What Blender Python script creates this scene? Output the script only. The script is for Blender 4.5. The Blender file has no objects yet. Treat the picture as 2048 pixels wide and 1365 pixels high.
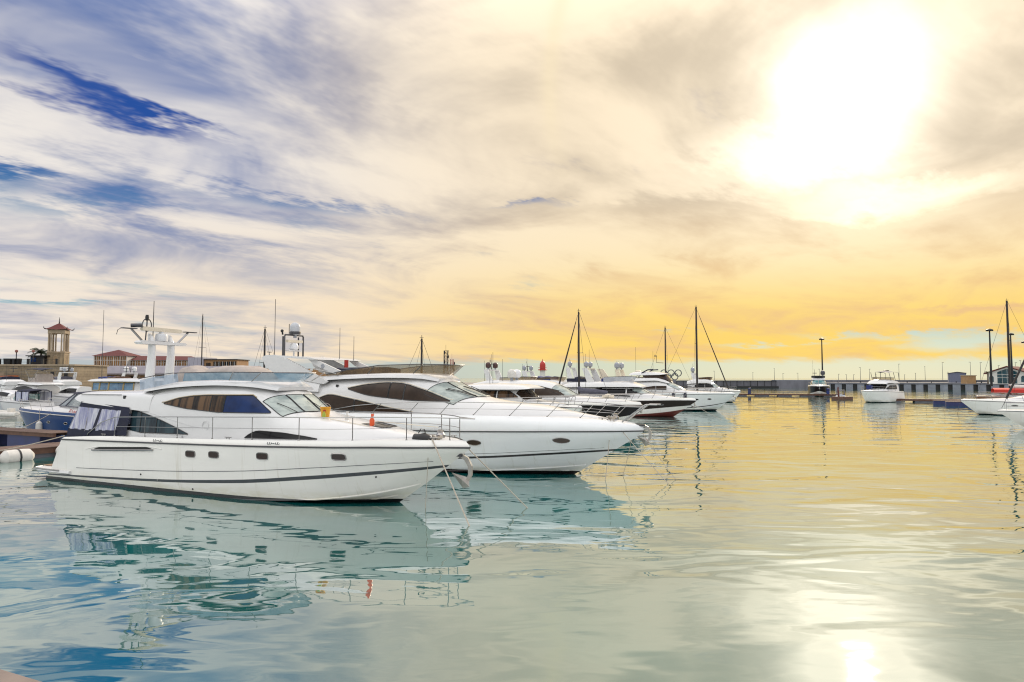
import bpy, bmesh, math, random
import numpy as np
from mathutils import Vector

random.seed(7)
sc = bpy.context.scene
C = sc.collection
R = math.radians

# ------------------------------------------------------------------ camera
cam = bpy.data.cameras.new('camera')
cam.sensor_width = 36.0
cam.lens = 24.0
cam.clip_start = 0.1
cam.clip_end = 12000.0
cam_o = bpy.data.objects.new('camera', cam)
C.objects.link(cam_o)
cam_o.location = (0, 0, 4.5)
cam_o.rotation_euler = (R(90 + 3.08), 0, 0)
sc.camera = cam_o

# ------------------------------------------------------------------ sky, sun, exposure
SUN_AZ, SUN_EL = 26.5, 21.4
S = Vector((math.sin(R(SUN_AZ)) * math.cos(R(SUN_EL)), math.cos(R(SUN_AZ)) * math.cos(R(SUN_EL)), math.sin(R(SUN_EL))))
sun = bpy.data.lights.new('sun', 'SUN')
sun.energy = 2.6
sun.angle = R(1.2)
sun.color = (1.0, 0.86, 0.66)
sun_o = bpy.data.objects.new('sun', sun)
C.objects.link(sun_o)
sun_o.rotation_euler = (-S).to_track_quat('-Z', 'Y').to_euler()
sun_o.location = S * 300

sc.view_settings.view_transform = 'Standard'
sc.view_settings.look = 'None'
sc.view_settings.exposure = 0.0
sc.view_settings.gamma = 1.0
sc.view_settings.use_curve_mapping = False
sc.cycles.use_denoising = True
sc.cycles.filter_width = 1.15
sc.cycles.max_bounces = 6
sc.cycles.glossy_bounces = 3
sc.cycles.diffuse_bounces = 2
sc.cycles.transparent_max_bounces = 8
sc.cycles.sample_clamp_indirect = 6.0


def lin(r, g, b):
    def f(c):
        c /= 255.0
        return c / 12.92 if c <= 0.04045 else ((c + 0.055) / 1.055) ** 2.4
    return (f(r), f(g), f(b), 1.0)


class NT:
    """small helper to write node trees"""
    def __init__(s, tree):
        s.t = tree; s.n = tree.nodes; s.l = tree.links
        s.n.clear()

    def node(s, typ, **kw):
        n = s.n.new(typ)
        for k, v in kw.items():
            setattr(n, k, v)
        return n

    def put(s, sock, v):
        if v is None:
            return
        if hasattr(v, 'is_output'):
            s.l.new(v, sock)
        else:
            sock.default_value = v

    def m(s, op, a, b=None, c=None, clamp=False):
        n = s.node('ShaderNodeMath', operation=op)
        n.use_clamp = clamp
        s.put(n.inputs[0], a); s.put(n.inputs[1], b); s.put(n.inputs[2], c)
        return n.outputs[0]

    def step(s, x, a, b, lo=0.0, hi=1.0):
        n = s.node('ShaderNodeMapRange', interpolation_type='SMOOTHSTEP')
        s.put(n.inputs[0], x)
        for i, v in enumerate((a, b, lo, hi)):
            n.inputs[i + 1].default_value = v
        return n.outputs[0]

    def mix(s, f, a, b, blend='MIX'):
        n = s.node('ShaderNodeMix', data_type='RGBA', blend_type=blend)
        s.put(n.inputs[0], f); s.put(n.inputs[6], a); s.put(n.inputs[7], b)
        return n.outputs[2]

    def noise(s, vec, scale, detail=6.0, rough=0.55, dist=0.0, dim='3D'):
        n = s.node('ShaderNodeTexNoise', noise_dimensions=dim)
        s.put(n.inputs['Vector'], vec)
        n.inputs['Scale'].default_value = scale
        n.inputs['Detail'].default_value = detail
        n.inputs['Roughness'].default_value = rough
        n.inputs['Distortion'].default_value = dist
        return n.outputs['Fac']

    def mapping(s, vec, loc=(0, 0, 0), rot=(0, 0, 0), scale=(1, 1, 1)):
        n = s.node('ShaderNodeMapping')
        s.put(n.inputs[0], vec)
        n.inputs[1].default_value = loc; n.inputs[2].default_value = rot; n.inputs[3].default_value = scale
        return n.outputs[0]


world = bpy.data.worlds.new('World')
sc.world = world
world.use_nodes = True
w = NT(world.node_tree)
sky = w.node('ShaderNodeTexSky', sky_type='NISHITA')
sky.sun_disc = False
sky.sun_elevation = R(SUN_EL)
sky.sun_rotation = R(SUN_AZ)
sky.air_density = 1.0
sky.dust_density = 0.6
sky.ozone_density = 3.0
tc = w.node('ShaderNodeTexCoord')
sep = w.node('ShaderNodeSeparateXYZ')
w.l.new(tc.outputs['Generated'], sep.inputs[0])
dz = w.m('MAXIMUM', sep.outputs[2], 0.0)
dot = w.node('ShaderNodeVectorMath', operation='DOT_PRODUCT')
w.l.new(tc.outputs['Generated'], dot.inputs[0])
dot.inputs[1].default_value = S
sd = dot.outputs['Value']
sdp = w.m('MAXIMUM', sd, 0.0)
# cloud layer seen in perspective: streaks run towards the bearing of the sun
inv = w.m('DIVIDE', 1.0, w.m('ADD', dz, 0.13))
comb = w.node('ShaderNodeCombineXYZ')
w.l.new(w.m('MULTIPLY', sep.outputs[0], inv), comb.inputs[0])
w.l.new(w.m('MULTIPLY', sep.outputs[1], inv), comb.inputs[1])
P0 = w.mapping(comb.outputs[0], rot=(0, 0, R(44)))
Pa = w.mapping(P0, loc=(3.1, 1.7, 0), scale=(1.0, 0.72, 1))
n_big = w.noise(Pa, 0.9, 4, 0.55, 0.0, '2D')
Pb = w.mapping(P0, loc=(7.3, 4.4, 2.0), scale=(1.0, 0.75, 1))
n_mid = w.noise(Pb, 1.5, 5, 0.56, 0.4, '2D')
Pc = w.mapping(P0, loc=(1.3, 9.4, 5.0), scale=(1.3, 0.62, 1))
n_fine = w.noise(Pc, 2.8, 5, 0.66, 0.0, '2D')
# bearing and height of the view direction, frayed by noise, for the large banks and holes of this sky
azd = w.m('MULTIPLY', w.m('ARCTAN2', sep.outputs[0], sep.outputs[1]), 180 / math.pi)
eld = w.m('MULTIPLY', w.m('ARCSINE', sep.outputs[2]), 180 / math.pi)
azf = w.m('ADD', azd, w.m('MULTIPLY', w.m('SUBTRACT', n_fine, 0.5), 9.0))
frayz = w.m('ADD', w.m('MULTIPLY', w.m('SUBTRACT', n_mid, 0.5), 5.0), w.m('MULTIPLY', w.m('SUBTRACT', n_fine, 0.5), 5.0))
elf = w.m('ADD', eld, w.m('MULTIPLY', frayz, w.step(dz, 0.02, 0.3, 0.22, 1.0)))
cae = w.node('ShaderNodeCombineXYZ')
w.l.new(azf, cae.inputs[0]); w.l.new(elf, cae.inputs[1])
def blobs(lst):
    """soft elliptical banks at (bearing, height, half width, half height, tilt, strength), in degrees"""
    tot = None
    for (a0, e0, ra, re, tilt, amp) in lst:
        g = w.node('ShaderNodeTexGradient', gradient_type='SPHERICAL')
        w.l.new(cae.outputs[0], g.inputs[0])
        tm = g.texture_mapping
        tm.vector_type = 'TEXTURE'
        tm.translation = (a0, e0, 0); tm.rotation = (0, 0, -math.atan(tilt)); tm.scale = (ra * 2.0, re * 2.0, 1)
        tot = w.m('MULTIPLY_ADD', g.outputs['Fac'], amp, tot if tot is not None else 0.0)
    return tot
gap = blobs([(-35.0, 20.4, 5.0, 1.2, .18, .8), (-28.5, 18.7, 6.0, 0.8, .2, 1.0), (-34.7, 11.6, 4.8, 0.8, .1, .4), (-36.7, 13.9, 2.2, 0.6, .15, .9), (-37.0, 24.5, 5.0, 2.2, .2, .8),
             (-36.2, 5.2, 2.8, 0.3, 0, 1.1), (-19.0, 13.4, 6.0, 0.5, .05, .6), (31.5, 2.4, 4.4, 0.55, 0, 1.2), (26.4, 3.2, 3.6, 0.26, .02, 1.0), (12.7, 3.8, 2.6, 0.22, 0, .9), (36.4, 2.9, 2.8, 0.7, 0, 1.1), (20.5, 2.6, 3.2, 0.22, .02, .9), (0.7, 13.6, 3.6, 0.4, 0, .7)])
dark = blobs([(-8.0, 26.4, 11.0, 2.4, .05, .45), (14.8, 13.9, 5.0, 0.6, 0, .7), (37.5, 17.5, 4.2, 3.4, -.1, 1.0), (35.0, 4.8, 4.0, 0.22, 0, 1.2),
              (-28.0, 23.6, 11.0, 3.0, .2, .9), (-24.0, 9.3, 6.0, 1.2, .15, .55), (-34.7, 11.2, 5.5, 1.5, .1, .2), (8.0, 23.5, 8.0, 2.0, -.2, .4), (4.0, 8.6, 14.0, 0.6, 0, .4), (-30, 7.6, 8, .7, 0, .2)])
bright = blobs([(22.0, 17.0, 5.0, 0.9, .1, .9), (32.5, 13.6, 5.5, 0.8, 0, 1.0), (27.6, 12.5, 2.9, 0.5, 0, .9), (-13.6, 18.0, 8.0, 1.6, .1, .5), (-30.0, 15.5, 7.0, 0.8, .2, .5)])
near = w.step(sd, 0.35, 0.97)                       # towards the sun
cov_in = w.m('ADD', w.m('ADD', n_big, w.m('MULTIPLY', near, 0.12)), w.m('MULTIPLY', w.m('SUBTRACT', n_fine, 0.5), 0.62))
cov_in = w.m('SUBTRACT', w.m('ADD', cov_in, 0.13), w.m('MULTIPLY', gap, 0.42))
cov_in = w.m('ADD', cov_in, w.step(dz, 0.44, 0.62, 0.0, 0.22))
cover = w.step(cov_in, 0.12, 0.56)
shade_n = w.m('ADD', n_mid, w.m('MULTIPLY', w.m('SUBTRACT', n_fine, 0.5), 0.30))
shade_n = w.m('ADD', w.m('SUBTRACT', shade_n, w.m('MULTIPLY', dark, 0.30)), w.m('MULTIPLY', bright, 0.12))
shade = w.step(shade_n, 0.17, 0.64)
away = w.step(sd, 0.52, -0.30)                      # clouds facing the sun, on the opposite side, are bright white
cool = w.mix(shade, lin(104, 126, 176), lin(238, 232, 226))
cool = w.mix(away, cool, w.mix(shade, (0.60, 0.63, 0.69, 1), (0.95, 0.94, 0.92, 1)))
warm = w.mix(shade, lin(212, 196, 172), lin(255, 236, 206))
col = w.mix(w.step(sd, 0.66, 0.96), cool, warm)
# golden light low down on the sun's side
az = w.m('ADD', w.m('MULTIPLY', sep.outputs[0], math.sin(R(SUN_AZ))), w.m('MULTIPLY', sep.outputs[1], math.cos(R(SUN_AZ))))
low = w.m('MULTIPLY', w.step(dz, 0.28, 0.09), w.step(az, 0.20, 0.85))
gold = w.mix(shade, lin(242, 198, 134), w.mix(w.step(dz, 0.05, 0.2), lin(255, 214, 96), lin(255, 232, 176)))
peach = w.mix(shade, lin(204, 200, 198), lin(250, 228, 196))
side = w.step(az, 0.70, 0.985)
col = w.mix(w.m('MULTIPLY', low, 0.9), col, w.mix(side, peach, gold))
# glare of the sun behind the veil of cloud
g1 = w.m('MULTIPLY', w.m('POWER', sdp, 40.0), 0.10)
g2 = w.m('MULTIPLY', w.m('POWER', sdp, 110.0), w.m('MULTIPLY', shade, 0.32))
g3 = w.m('MULTIPLY', w.m('POWER', sdp, 380.0), w.m('ADD', w.m('MULTIPLY', n_mid, 2.6), 0.7))
g4 = w.m('MULTIPLY', w.m('MULTIPLY', bright, 0.8), w.m('POWER', sdp, 60.0))
glow = w.m('ADD', w.m('ADD', g1, g4), w.m('ADD', g2, g3))
glow = w.m('MINIMUM', glow, 1.15)
glowc = w.mix(1.0, (1.0, 0.92, 0.76, 1), glow, 'MULTIPLY')
# an overcast deck is brighter towards the zenith
zen = w.step(dz, 0.40, 0.72, 1.0, 2.1)
col = w.mix(1.0, w.mix(1.0, col, zen, 'MULTIPLY'), glowc, 'ADD')
# faint 22 degree halo round the sun
ang = w.m('MULTIPLY', w.m('ARCCOSINE', w.m('MINIMUM', sd, 0.99999)), 180 / math.pi)
hd = w.m('DIVIDE', w.m('SUBTRACT', ang, 21.6), 0.7)
halo = w.m('MULTIPLY', w.m('EXPONENT', w.m('MULTIPLY', w.m('MULTIPLY', hd, hd), -1.0)), w.step(dz, 0.26, 0.40, 0.0, 0.38))
col = w.mix(halo, col, lin(255, 236, 196))
bg_c = w.node('ShaderNodeBackground')
w.l.new(col, bg_c.inputs[0]); bg_c.inputs[1].default_value = 1.0
# clear sky between the clouds
hs = w.node('ShaderNodeHueSaturation')
hs.inputs['Saturation'].default_value = 1.2
w.l.new(sky.outputs[0], hs.inputs['Color'])
bg_n = w.node('ShaderNodeBackground')
w.l.new(hs.outputs[0], bg_n.inputs[0]); bg_n.inputs[1].default_value = 0.06
clear = w.mix(w.step(dz, 0.03, 0.10), w.mix(side, lin(196, 206, 212), lin(206, 224, 208)), lin(118, 182, 205))
clear = w.mix(w.step(dz, 0.08, 0.32), clear, lin(30, 76, 165))
bg_a = w.node('ShaderNodeBackground')
w.l.new(clear, bg_a.inputs[0]); bg_a.inputs[1].default_value = 0.95
mixa = w.node('ShaderNodeMixShader'); mixa.inputs[0].default_value = 0.8
w.l.new(bg_n.outputs[0], mixa.inputs[1]); w.l.new(bg_a.outputs[0], mixa.inputs[2])
# clear strip under the edge of the cloud deck
ragged = w.m('ADD', dz, w.m('MULTIPLY', w.m('SUBTRACT', n_fine, 0.5), 0.018))
strip = w.step(ragged, 0.018, 0.030)
cover = w.m('MULTIPLY', cover, strip)
mixs = w.node('ShaderNodeMixShader')
w.l.new(cover, mixs.inputs[0]); w.l.new(mixa.outputs[0], mixs.inputs[1]); w.l.new(bg_c.outputs[0], mixs.inputs[2])
wo = w.node('ShaderNodeOutputWorld')
w.l.new(mixs.outputs[0], wo.inputs[0])

# ------------------------------------------------------------------ mesh helpers
def pchip(xs, ys, x):
    xs = np.asarray(xs, float); ys = np.asarray(ys, float); x = np.asarray(x, float)
    h = np.diff(xs); d = np.diff(ys) / h
    m = np.zeros(len(xs))
    if len(xs) == 2:
        m[:] = d[0]
    else:
        for i in range(1, len(xs) - 1):
            if d[i - 1] * d[i] > 0:
                w1 = 2 * h[i] + h[i - 1]; w2 = h[i] + 2 * h[i - 1]
                m[i] = (w1 + w2) / (w1 / d[i - 1] + w2 / d[i])
        m[0] = d[0]; m[-1] = d[-1]
    xx = np.clip(x, xs[0], xs[-1])
    i = np.clip(np.searchsorted(xs, xx, side='right') - 1, 0, len(xs) - 2)
    t = (xx - xs[i]) / h[i]
    return ((2*t**3 - 3*t**2 + 1) * ys[i] + (t**3 - 2*t**2 + t) * h[i] * m[i]
            + (-2*t**3 + 3*t**2) * ys[i+1] + (t**3 - t**2) * h[i] * m[i+1])


class MB:
    def __init__(s):
        s.v = []; s.f = []

    def add(s, vs, fs):
        o = len(s.v)
        s.v += [tuple(float(c) for c in p) for p in vs]
        s.f += [tuple(i + o for i in f) for f in fs]
        return s

    def box(s, x0, x1, y0, y1, z0, z1):
        return s.add([(x0, y0, z0), (x1, y0, z0), (x1, y1, z0), (x0, y1, z0), (x0, y0, z1), (x1, y0, z1), (x1, y1, z1), (x0, y1, z1)],
                     [(0, 3, 2, 1), (4, 5, 6, 7), (0, 1, 5, 4), (1, 2, 6, 5), (2, 3, 7, 6), (3, 0, 4, 7)])

    def cbox(s, cx, cy, z0, sx, sy, h):
        return s.box(cx - sx / 2, cx + sx / 2, cy - sy / 2, cy + sy / 2, z0, z0 + h)

    def tube(s, pts, r, n=6, cap=True, squash=1.0):
        pts = [Vector(p) for p in pts]
        k = len(pts)
        rs = r if isinstance(r, (list, tuple)) else [r] * k
        t0 = (pts[1] - pts[0]).normalized()
        up = Vector((0, 0, 1)) if abs(t0.z) < 0.9 else Vector((1, 0, 0))
        vs = []
        for i, p in enumerate(pts):
            t = (pts[min(i + 1, k - 1)] - pts[max(i - 1, 0)])
            t = t.normalized() if t.length > 1e-9 else t0
            a = t.cross(up)
            if a.length < 1e-6:
                a = t.cross(Vector((0, 1, 0)))
            a.normalize(); b = a.cross(t).normalized(); up = b
            for j in range(n):
                q = 2 * math.pi * j / n
                vs.append(p + a * (math.cos(q) * rs[i]) + b * (math.sin(q) * rs[i] * squash))
        fs = [(i*n + j, i*n + (j+1) % n, (i+1)*n + (j+1) % n, (i+1)*n + j) for i in range(k - 1) for j in range(n)]
        if cap:
            fs.append(tuple(range(n - 1, -1, -1))); fs.append(tuple((k - 1) * n + j for j in range(n)))
        return s.add(vs, fs)

    def lathe(s, prof, c=(0, 0, 0), n=16, axis='z'):
        vs = []
        for (r, h) in prof:
            for j in range(n):
                q = 2 * math.pi * j / n
                a, b = r * math.cos(q), r * math.sin(q)
                p = {'z': (a, b, h), 'x': (h, a, b), 'y': (b, h, a)}[axis]
                vs.append((p[0] + c[0], p[1] + c[1], p[2] + c[2]))
        k = len(prof)
        fs = [(i*n + j, i*n + (j+1) % n, (i+1)*n + (j+1) % n, (i+1)*n + j) for i in range(k - 1) for j in range(n)]
        fs.append(tuple(range(n - 1, -1, -1))); fs.append(tuple((k - 1) * n + j for j in range(n)))
        return s.add(vs, fs)

    def ball(s, c, r, n=14, m=9, sz=1.0):
        return s.lathe([(max(r * math.sin(math.pi * i / m), 1e-4), -r * sz * math.cos(math.pi * i / m)) for i in range(m + 1)], c, n)

    def grid(s, P, close=False):
        a, b = len(P), len(P[0])
        vs = [p for row in P for p in row]
        fs = [(i*b + j, i*b + (j+1) % b, (i+1)*b + (j+1) % b, (i+1)*b + j) for i in range(a - 1) for j in range(b if close else b - 1)]
        return s.add(vs, fs)

    def prism(s, poly, a, b, plane='xz'):
        """polygon in a plane, extruded from a to b along the third axis"""
        n = len(poly)
        def pt(p, h):
            return {'xz': (p[0], h, p[1]), 'xy': (p[0], p[1], h), 'yz': (h, p[0], p[1])}[plane]
        vs = [pt(p, a) for p in poly] + [pt(p, b) for p in poly]
        fs = [tuple(range(n)), tuple(range(2*n - 1, n - 1, -1))] + [(i, i + n, (i+1) % n + n, (i+1) % n) for i in range(n)]
        return s.add(vs, fs)

    def build(s, name, mat, parent=None, smooth=35, loc=None):
        me = bpy.data.meshes.new(name)
        me.from_pydata(s.v, [], s.f)
        bm = bmesh.new(); bm.from_mesh(me)
        bmesh.ops.remove_doubles(bm, verts=bm.verts, dist=1e-5)
        bmesh.ops.dissolve_degenerate(bm, dist=1e-5, edges=bm.edges)
        bmesh.ops.recalc_face_normals(bm, faces=bm.faces)
        bm.to_mesh(me); bm.free()
        if smooth:
            me.shade_smooth()
            me.set_sharp_from_angle(angle=R(smooth))
        if mat:
            me.materials.append(mat)
        o = bpy.data.objects.new(name, me)
        C.objects.link(o)
        if parent:
            o.parent = parent
        if loc:
            o.location = loc
        return o


def tag(o, label, cat, group=None, kind=None):
    if label:
        o['label'] = label
    if cat:
        o['category'] = cat
    if group:
        o['group'] = group
    if kind:
        o['kind'] = kind
    return o


def empty(name, loc, rz=0, label=None, cat=None, group=None):
    o = bpy.data.objects.new(name, None)
    C.objects.link(o)
    o.location = loc; o.rotation_euler = (0, 0, R(rz))
    o.empty_display_size = 0.3
    return tag(o, label, cat, group)


def copy_tree(o, parent=None):
    c = o.copy(); C.objects.link(c)
    if parent:
        c.parent = parent
    for ch in list(o.children):
        copy_tree(ch, c)
    return c


# ------------------------------------------------------------------ materials
MATS = {}
def mat(name, col, rough=0.5, metal=0.0, var=0.12, scale=3.0, coat=0.0, bump=0.0, bscale=30.0, spec=0.5, col2=None, stretch=(1, 1, 1), steps=None, alpha=1.0, trans=0.0):
    """procedural surface: base colour with uneven tone, gloss variation and fine relief.
    steps: paint lines [(height, colour)] on a hull, below which the paint changes"""
    if name in MATS:
        return MATS[name]
    m = bpy.data.materials.new(name); m.use_nodes = True
    t = NT(m.node_tree)
    out = t.node('ShaderNodeOutputMaterial'); b = t.node('ShaderNodeBsdfPrincipled')
    t.l.new(b.outputs[0], out.inputs[0])
    tcn = t.node('ShaderNodeTexCoord')
    vec = t.mapping(tcn.outputs['Object'], scale=stretch)
    n = t.noise(vec, scale, 6, 0.6)
    c4 = tuple(col[:3]) + (1.0,)
    if col2 is None:
        lo = tuple(c * (1 - var) for c in col[:3]) + (1.0,)
        c = t.mix(t.step(n, 0.3, 0.7), lo, c4)
    else:
        c = t.mix(t.step(n, 0.38, 0.62), tuple(col2[:3]) + (1.0,), c4)
    if steps:
        sx = t.node('ShaderNodeSeparateXYZ'); t.l.new(tcn.outputs['Object'], sx.inputs[0])
        for (h, cc) in steps:
            f = t.m('LESS_THAN', sx.outputs[2], h)
            c = t.mix(f, c, tuple(cc[:3]) + (1.0,))
    t.l.new(c, b.inputs['Base Color'])
    t.l.new(t.m('ADD', t.m('MULTIPLY', n, rough * 0.5), rough * 0.75), b.inputs['Roughness'])
    b.inputs['Metallic'].default_value = metal
    b.inputs['Specular IOR Level'].default_value = spec
    b.inputs['Coat Weight'].default_value = coat
    b.inputs['Coat Roughness'].default_value = 0.06
    b.inputs['Alpha'].default_value = alpha
    b.inputs['Transmission Weight'].default_value = trans
    if bump:
        bn = t.node('ShaderNodeBump'); bn.inputs['Strength'].default_value = bump; bn.inputs['Distance'].default_value = 0.02
        t.l.new(t.noise(vec, bscale, 5, 0.6), bn.inputs['Height'])
        t.l.new(bn.outputs[0], b.inputs['Normal'])
    MATS[name] = m
    return m


DARKBOOT = (0.012, 0.013, 0.016)
def gel(name, col, boot=DARKBOOT, h=0.07, stain=0.8, coat=0.3):
    """hull gelcoat: antifouling below the waterline, yellow scum above it, faint run marks down the side"""
    m = mat(name, col, 0.22, var=0.05, scale=0.9, coat=coat, stretch=(0.5, 1, 2.0), spec=0.5 if coat else 0.2)
    t = NT.__new__(NT); t.t = m.node_tree; t.n = t.t.nodes; t.l = t.t.links
    bs = [n for n in t.n if n.type == 'BSDF_PRINCIPLED'][0]
    c = bs.inputs['Base Color'].links[0].from_socket
    tcn = t.node('ShaderNodeTexCoord'); sx = t.node('ShaderNodeSeparateXYZ'); t.l.new(tcn.outputs['Object'], sx.inputs[0])
    z = sx.outputs[2]
    runs = t.noise(t.mapping(tcn.outputs['Object'], scale=(5.0, 1.0, 0.22)), 1.0, 5, 0.65)
    run = t.m('MULTIPLY', t.m('MULTIPLY', t.step(runs, 0.56, 0.80), 0.85 * stain), t.step(z, 2.3, 0.6, 0.25, 1.0))
    c = t.mix(run, c, (col[0] * 0.62, col[1] * 0.58, col[2] * 0.46, 1))
    blot = t.noise(t.mapping(tcn.outputs['Object'], scale=(0.8, 1, 3)), 1.6, 5, 0.6)
    scum = t.m('MULTIPLY', t.m('MULTIPLY', t.step(z, 0.62, 0.12), t.step(blot, 0.3, 0.65)), 0.55 * stain)
    c = t.mix(scum, c, (col[0] * 0.66, col[1] * 0.62, col[2] * 0.40, 1))
    edge = t.m('ADD', z, t.m('MULTIPLY', t.m('SUBTRACT', blot, 0.5), 0.035))
    c = t.mix(t.m('LESS_THAN', edge, h), c, tuple(boot[:3]) + (1.0,))
    t.l.new(c, bs.inputs['Base Color'])
    return m

M_white = gel('white_gelcoat', (0.84, 0.83, 0.79), h=0.13)
M_whiteB = gel('cool_white_gelcoat', (0.80, 0.82, 0.83), h=0.17, boot=(0.014, 0.008, 0.009))
M_deck = mat('deck_gelcoat', (0.62, 0.62, 0.62), 0.35, var=0.06, scale=1.2)
M_house = mat('house_gelcoat', (0.70, 0.70, 0.70), 0.2, var=0.05, scale=0.8, coat=0.4)
M_cream = mat('cream_gelcoat', (0.74, 0.66, 0.52), 0.35, var=0.1)
M_teak = mat('teak_deck', (0.32, 0.19, 0.10), 0.6, var=0.35, scale=6, stretch=(0.4, 6, 1), bump=0.2)
M_rubber = mat('black_rubber', (0.015, 0.015, 0.016), 0.45, var=0.3)
M_rub = mat('rub_rail_dark', (0.045, 0.045, 0.05), 0.35, var=0.3)
M_steel = mat('stainless_steel', (0.36, 0.35, 0.34), 0.2, 1.0, var=0.1)
M_alu = mat('anodised_aluminium', (0.10, 0.10, 0.11), 0.4, 0.7, var=0.2)
M_glass = mat('tinted_glass', (0.012, 0.012, 0.014), 0.03, var=0.3, spec=0.22)
M_bronze = mat('bronze_glass', (0.05, 0.032, 0.022), 0.04, var=0.4, spec=0.22, scale=1.2)
M_brownwin = mat('curtained_glass', (0.13, 0.075, 0.04), 0.05, spec=0.22, col2=(0.012, 0.010, 0.010), scale=1.6, stretch=(2.2, 0.4, 0.1))
M_bluerefl = mat('blue_reflection_glass', (0.012, 0.035, 0.13), 0.03, var=0.5, spec=0.22, scale=1.5)  # blue reflection on dark glass, put into the base colour
M_screen = mat('pale_reflection_windscreen', (0.40, 0.46, 0.43), 0.06, spec=0.8, col2=(0.24, 0.29, 0.28), scale=1.4, stretch=(1, 1, 3))  # pale tones stand in for bright sky reflected in the screen
M_flyglass = mat('light_blue_acrylic', (0.30, 0.46, 0.58), 0.05, spec=0.6, col2=(0.12, 0.28, 0.42), scale=1.3, alpha=0.72)
M_smoke = mat('smoked_bronze_acrylic', (0.30, 0.20, 0.09), 0.06, spec=0.3, var=0.5, alpha=0.62, scale=.9)
M_navy = mat('navy_canvas', (0.010, 0.013, 0.040), 0.75, var=0.35, scale=4, bump=0.3)
M_blue = mat('blue_canvas', (0.015, 0.03, 0.16), 0.75, var=0.35, scale=3, bump=0.3)
M_greycan = mat('grey_canvas', (0.11, 0.11, 0.15), 0.8, var=0.3, scale=3, bump=0.3)
M_cover = mat('beige_cover_canvas', (0.42, 0.37, 0.34), 0.85, var=0.22, scale=3, bump=0.5, bscale=12)
M_vinyl = mat('clear_vinyl_curtain', (0.60, 0.61, 0.68), 0.12, spec=0.4, col2=(0.26, 0.27, 0.44), scale=2.2, stretch=(3.2, 1, 0.35), alpha=0.88)
M_stripe = mat('dark_grey_stripe', (0.055, 0.065, 0.075), 0.3, var=0.2)
M_black = mat('black_stripe', (0.012, 0.012, 0.014), 0.3, var=0.2)
M_hole = mat('dark_recess', (0.008, 0.008, 0.008), 0.5)
M_galv = mat('galvanised_anchor', (0.42, 0.40, 0.37), 0.4, 0.5, var=0.2, scale=8)
M_rope = mat('cream_rope', (0.50, 0.44, 0.36), 0.9, var=0.3, scale=20)
M_dome = mat('white_radome', (0.70, 0.71, 0.73), 0.35, var=0.06)
M_domed = mat('grey_radome', (0.32, 0.34, 0.38), 0.4, var=0.1)
M_darkdome = mat('dark_radome', (0.07, 0.03, 0.025), 0.4, var=0.1)
M_red = mat('red_paint', (0.45, 0.03, 0.02), 0.4, var=0.2)
M_orange = mat('orange_plastic', (0.75, 0.10, 0.02), 0.3, var=0.1)
M_yellow = mat('yellow_plastic', (0.75, 0.36, 0.02), 0.35, var=0.1)
M_fender = mat('white_vinyl_fender', (0.66, 0.64, 0.60), 0.4, var=0.15)
M_mast = mat('dark_mast_alloy', (0.035, 0.03, 0.03), 0.4, 0.3, var=0.2)
M_wire = mat('rigging_wire', (0.05, 0.05, 0.055), 0.5, 0.3)
M_bluefloat = mat('blue_plastic_float', (0.02, 0.03, 0.12), 0.5, var=0.3, scale=1.5)
M_wood = mat('weathered_pier_wood', (0.14, 0.07, 0.045), 0.75, var=0.45, scale=3, stretch=(1, 8, 1), bump=0.4)
M_plank = mat('grey_brown_plank', (0.17, 0.105, 0.08), 0.8, var=0.4, scale=2.5, stretch=(6, 1, 1), bump=0.4)

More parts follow.
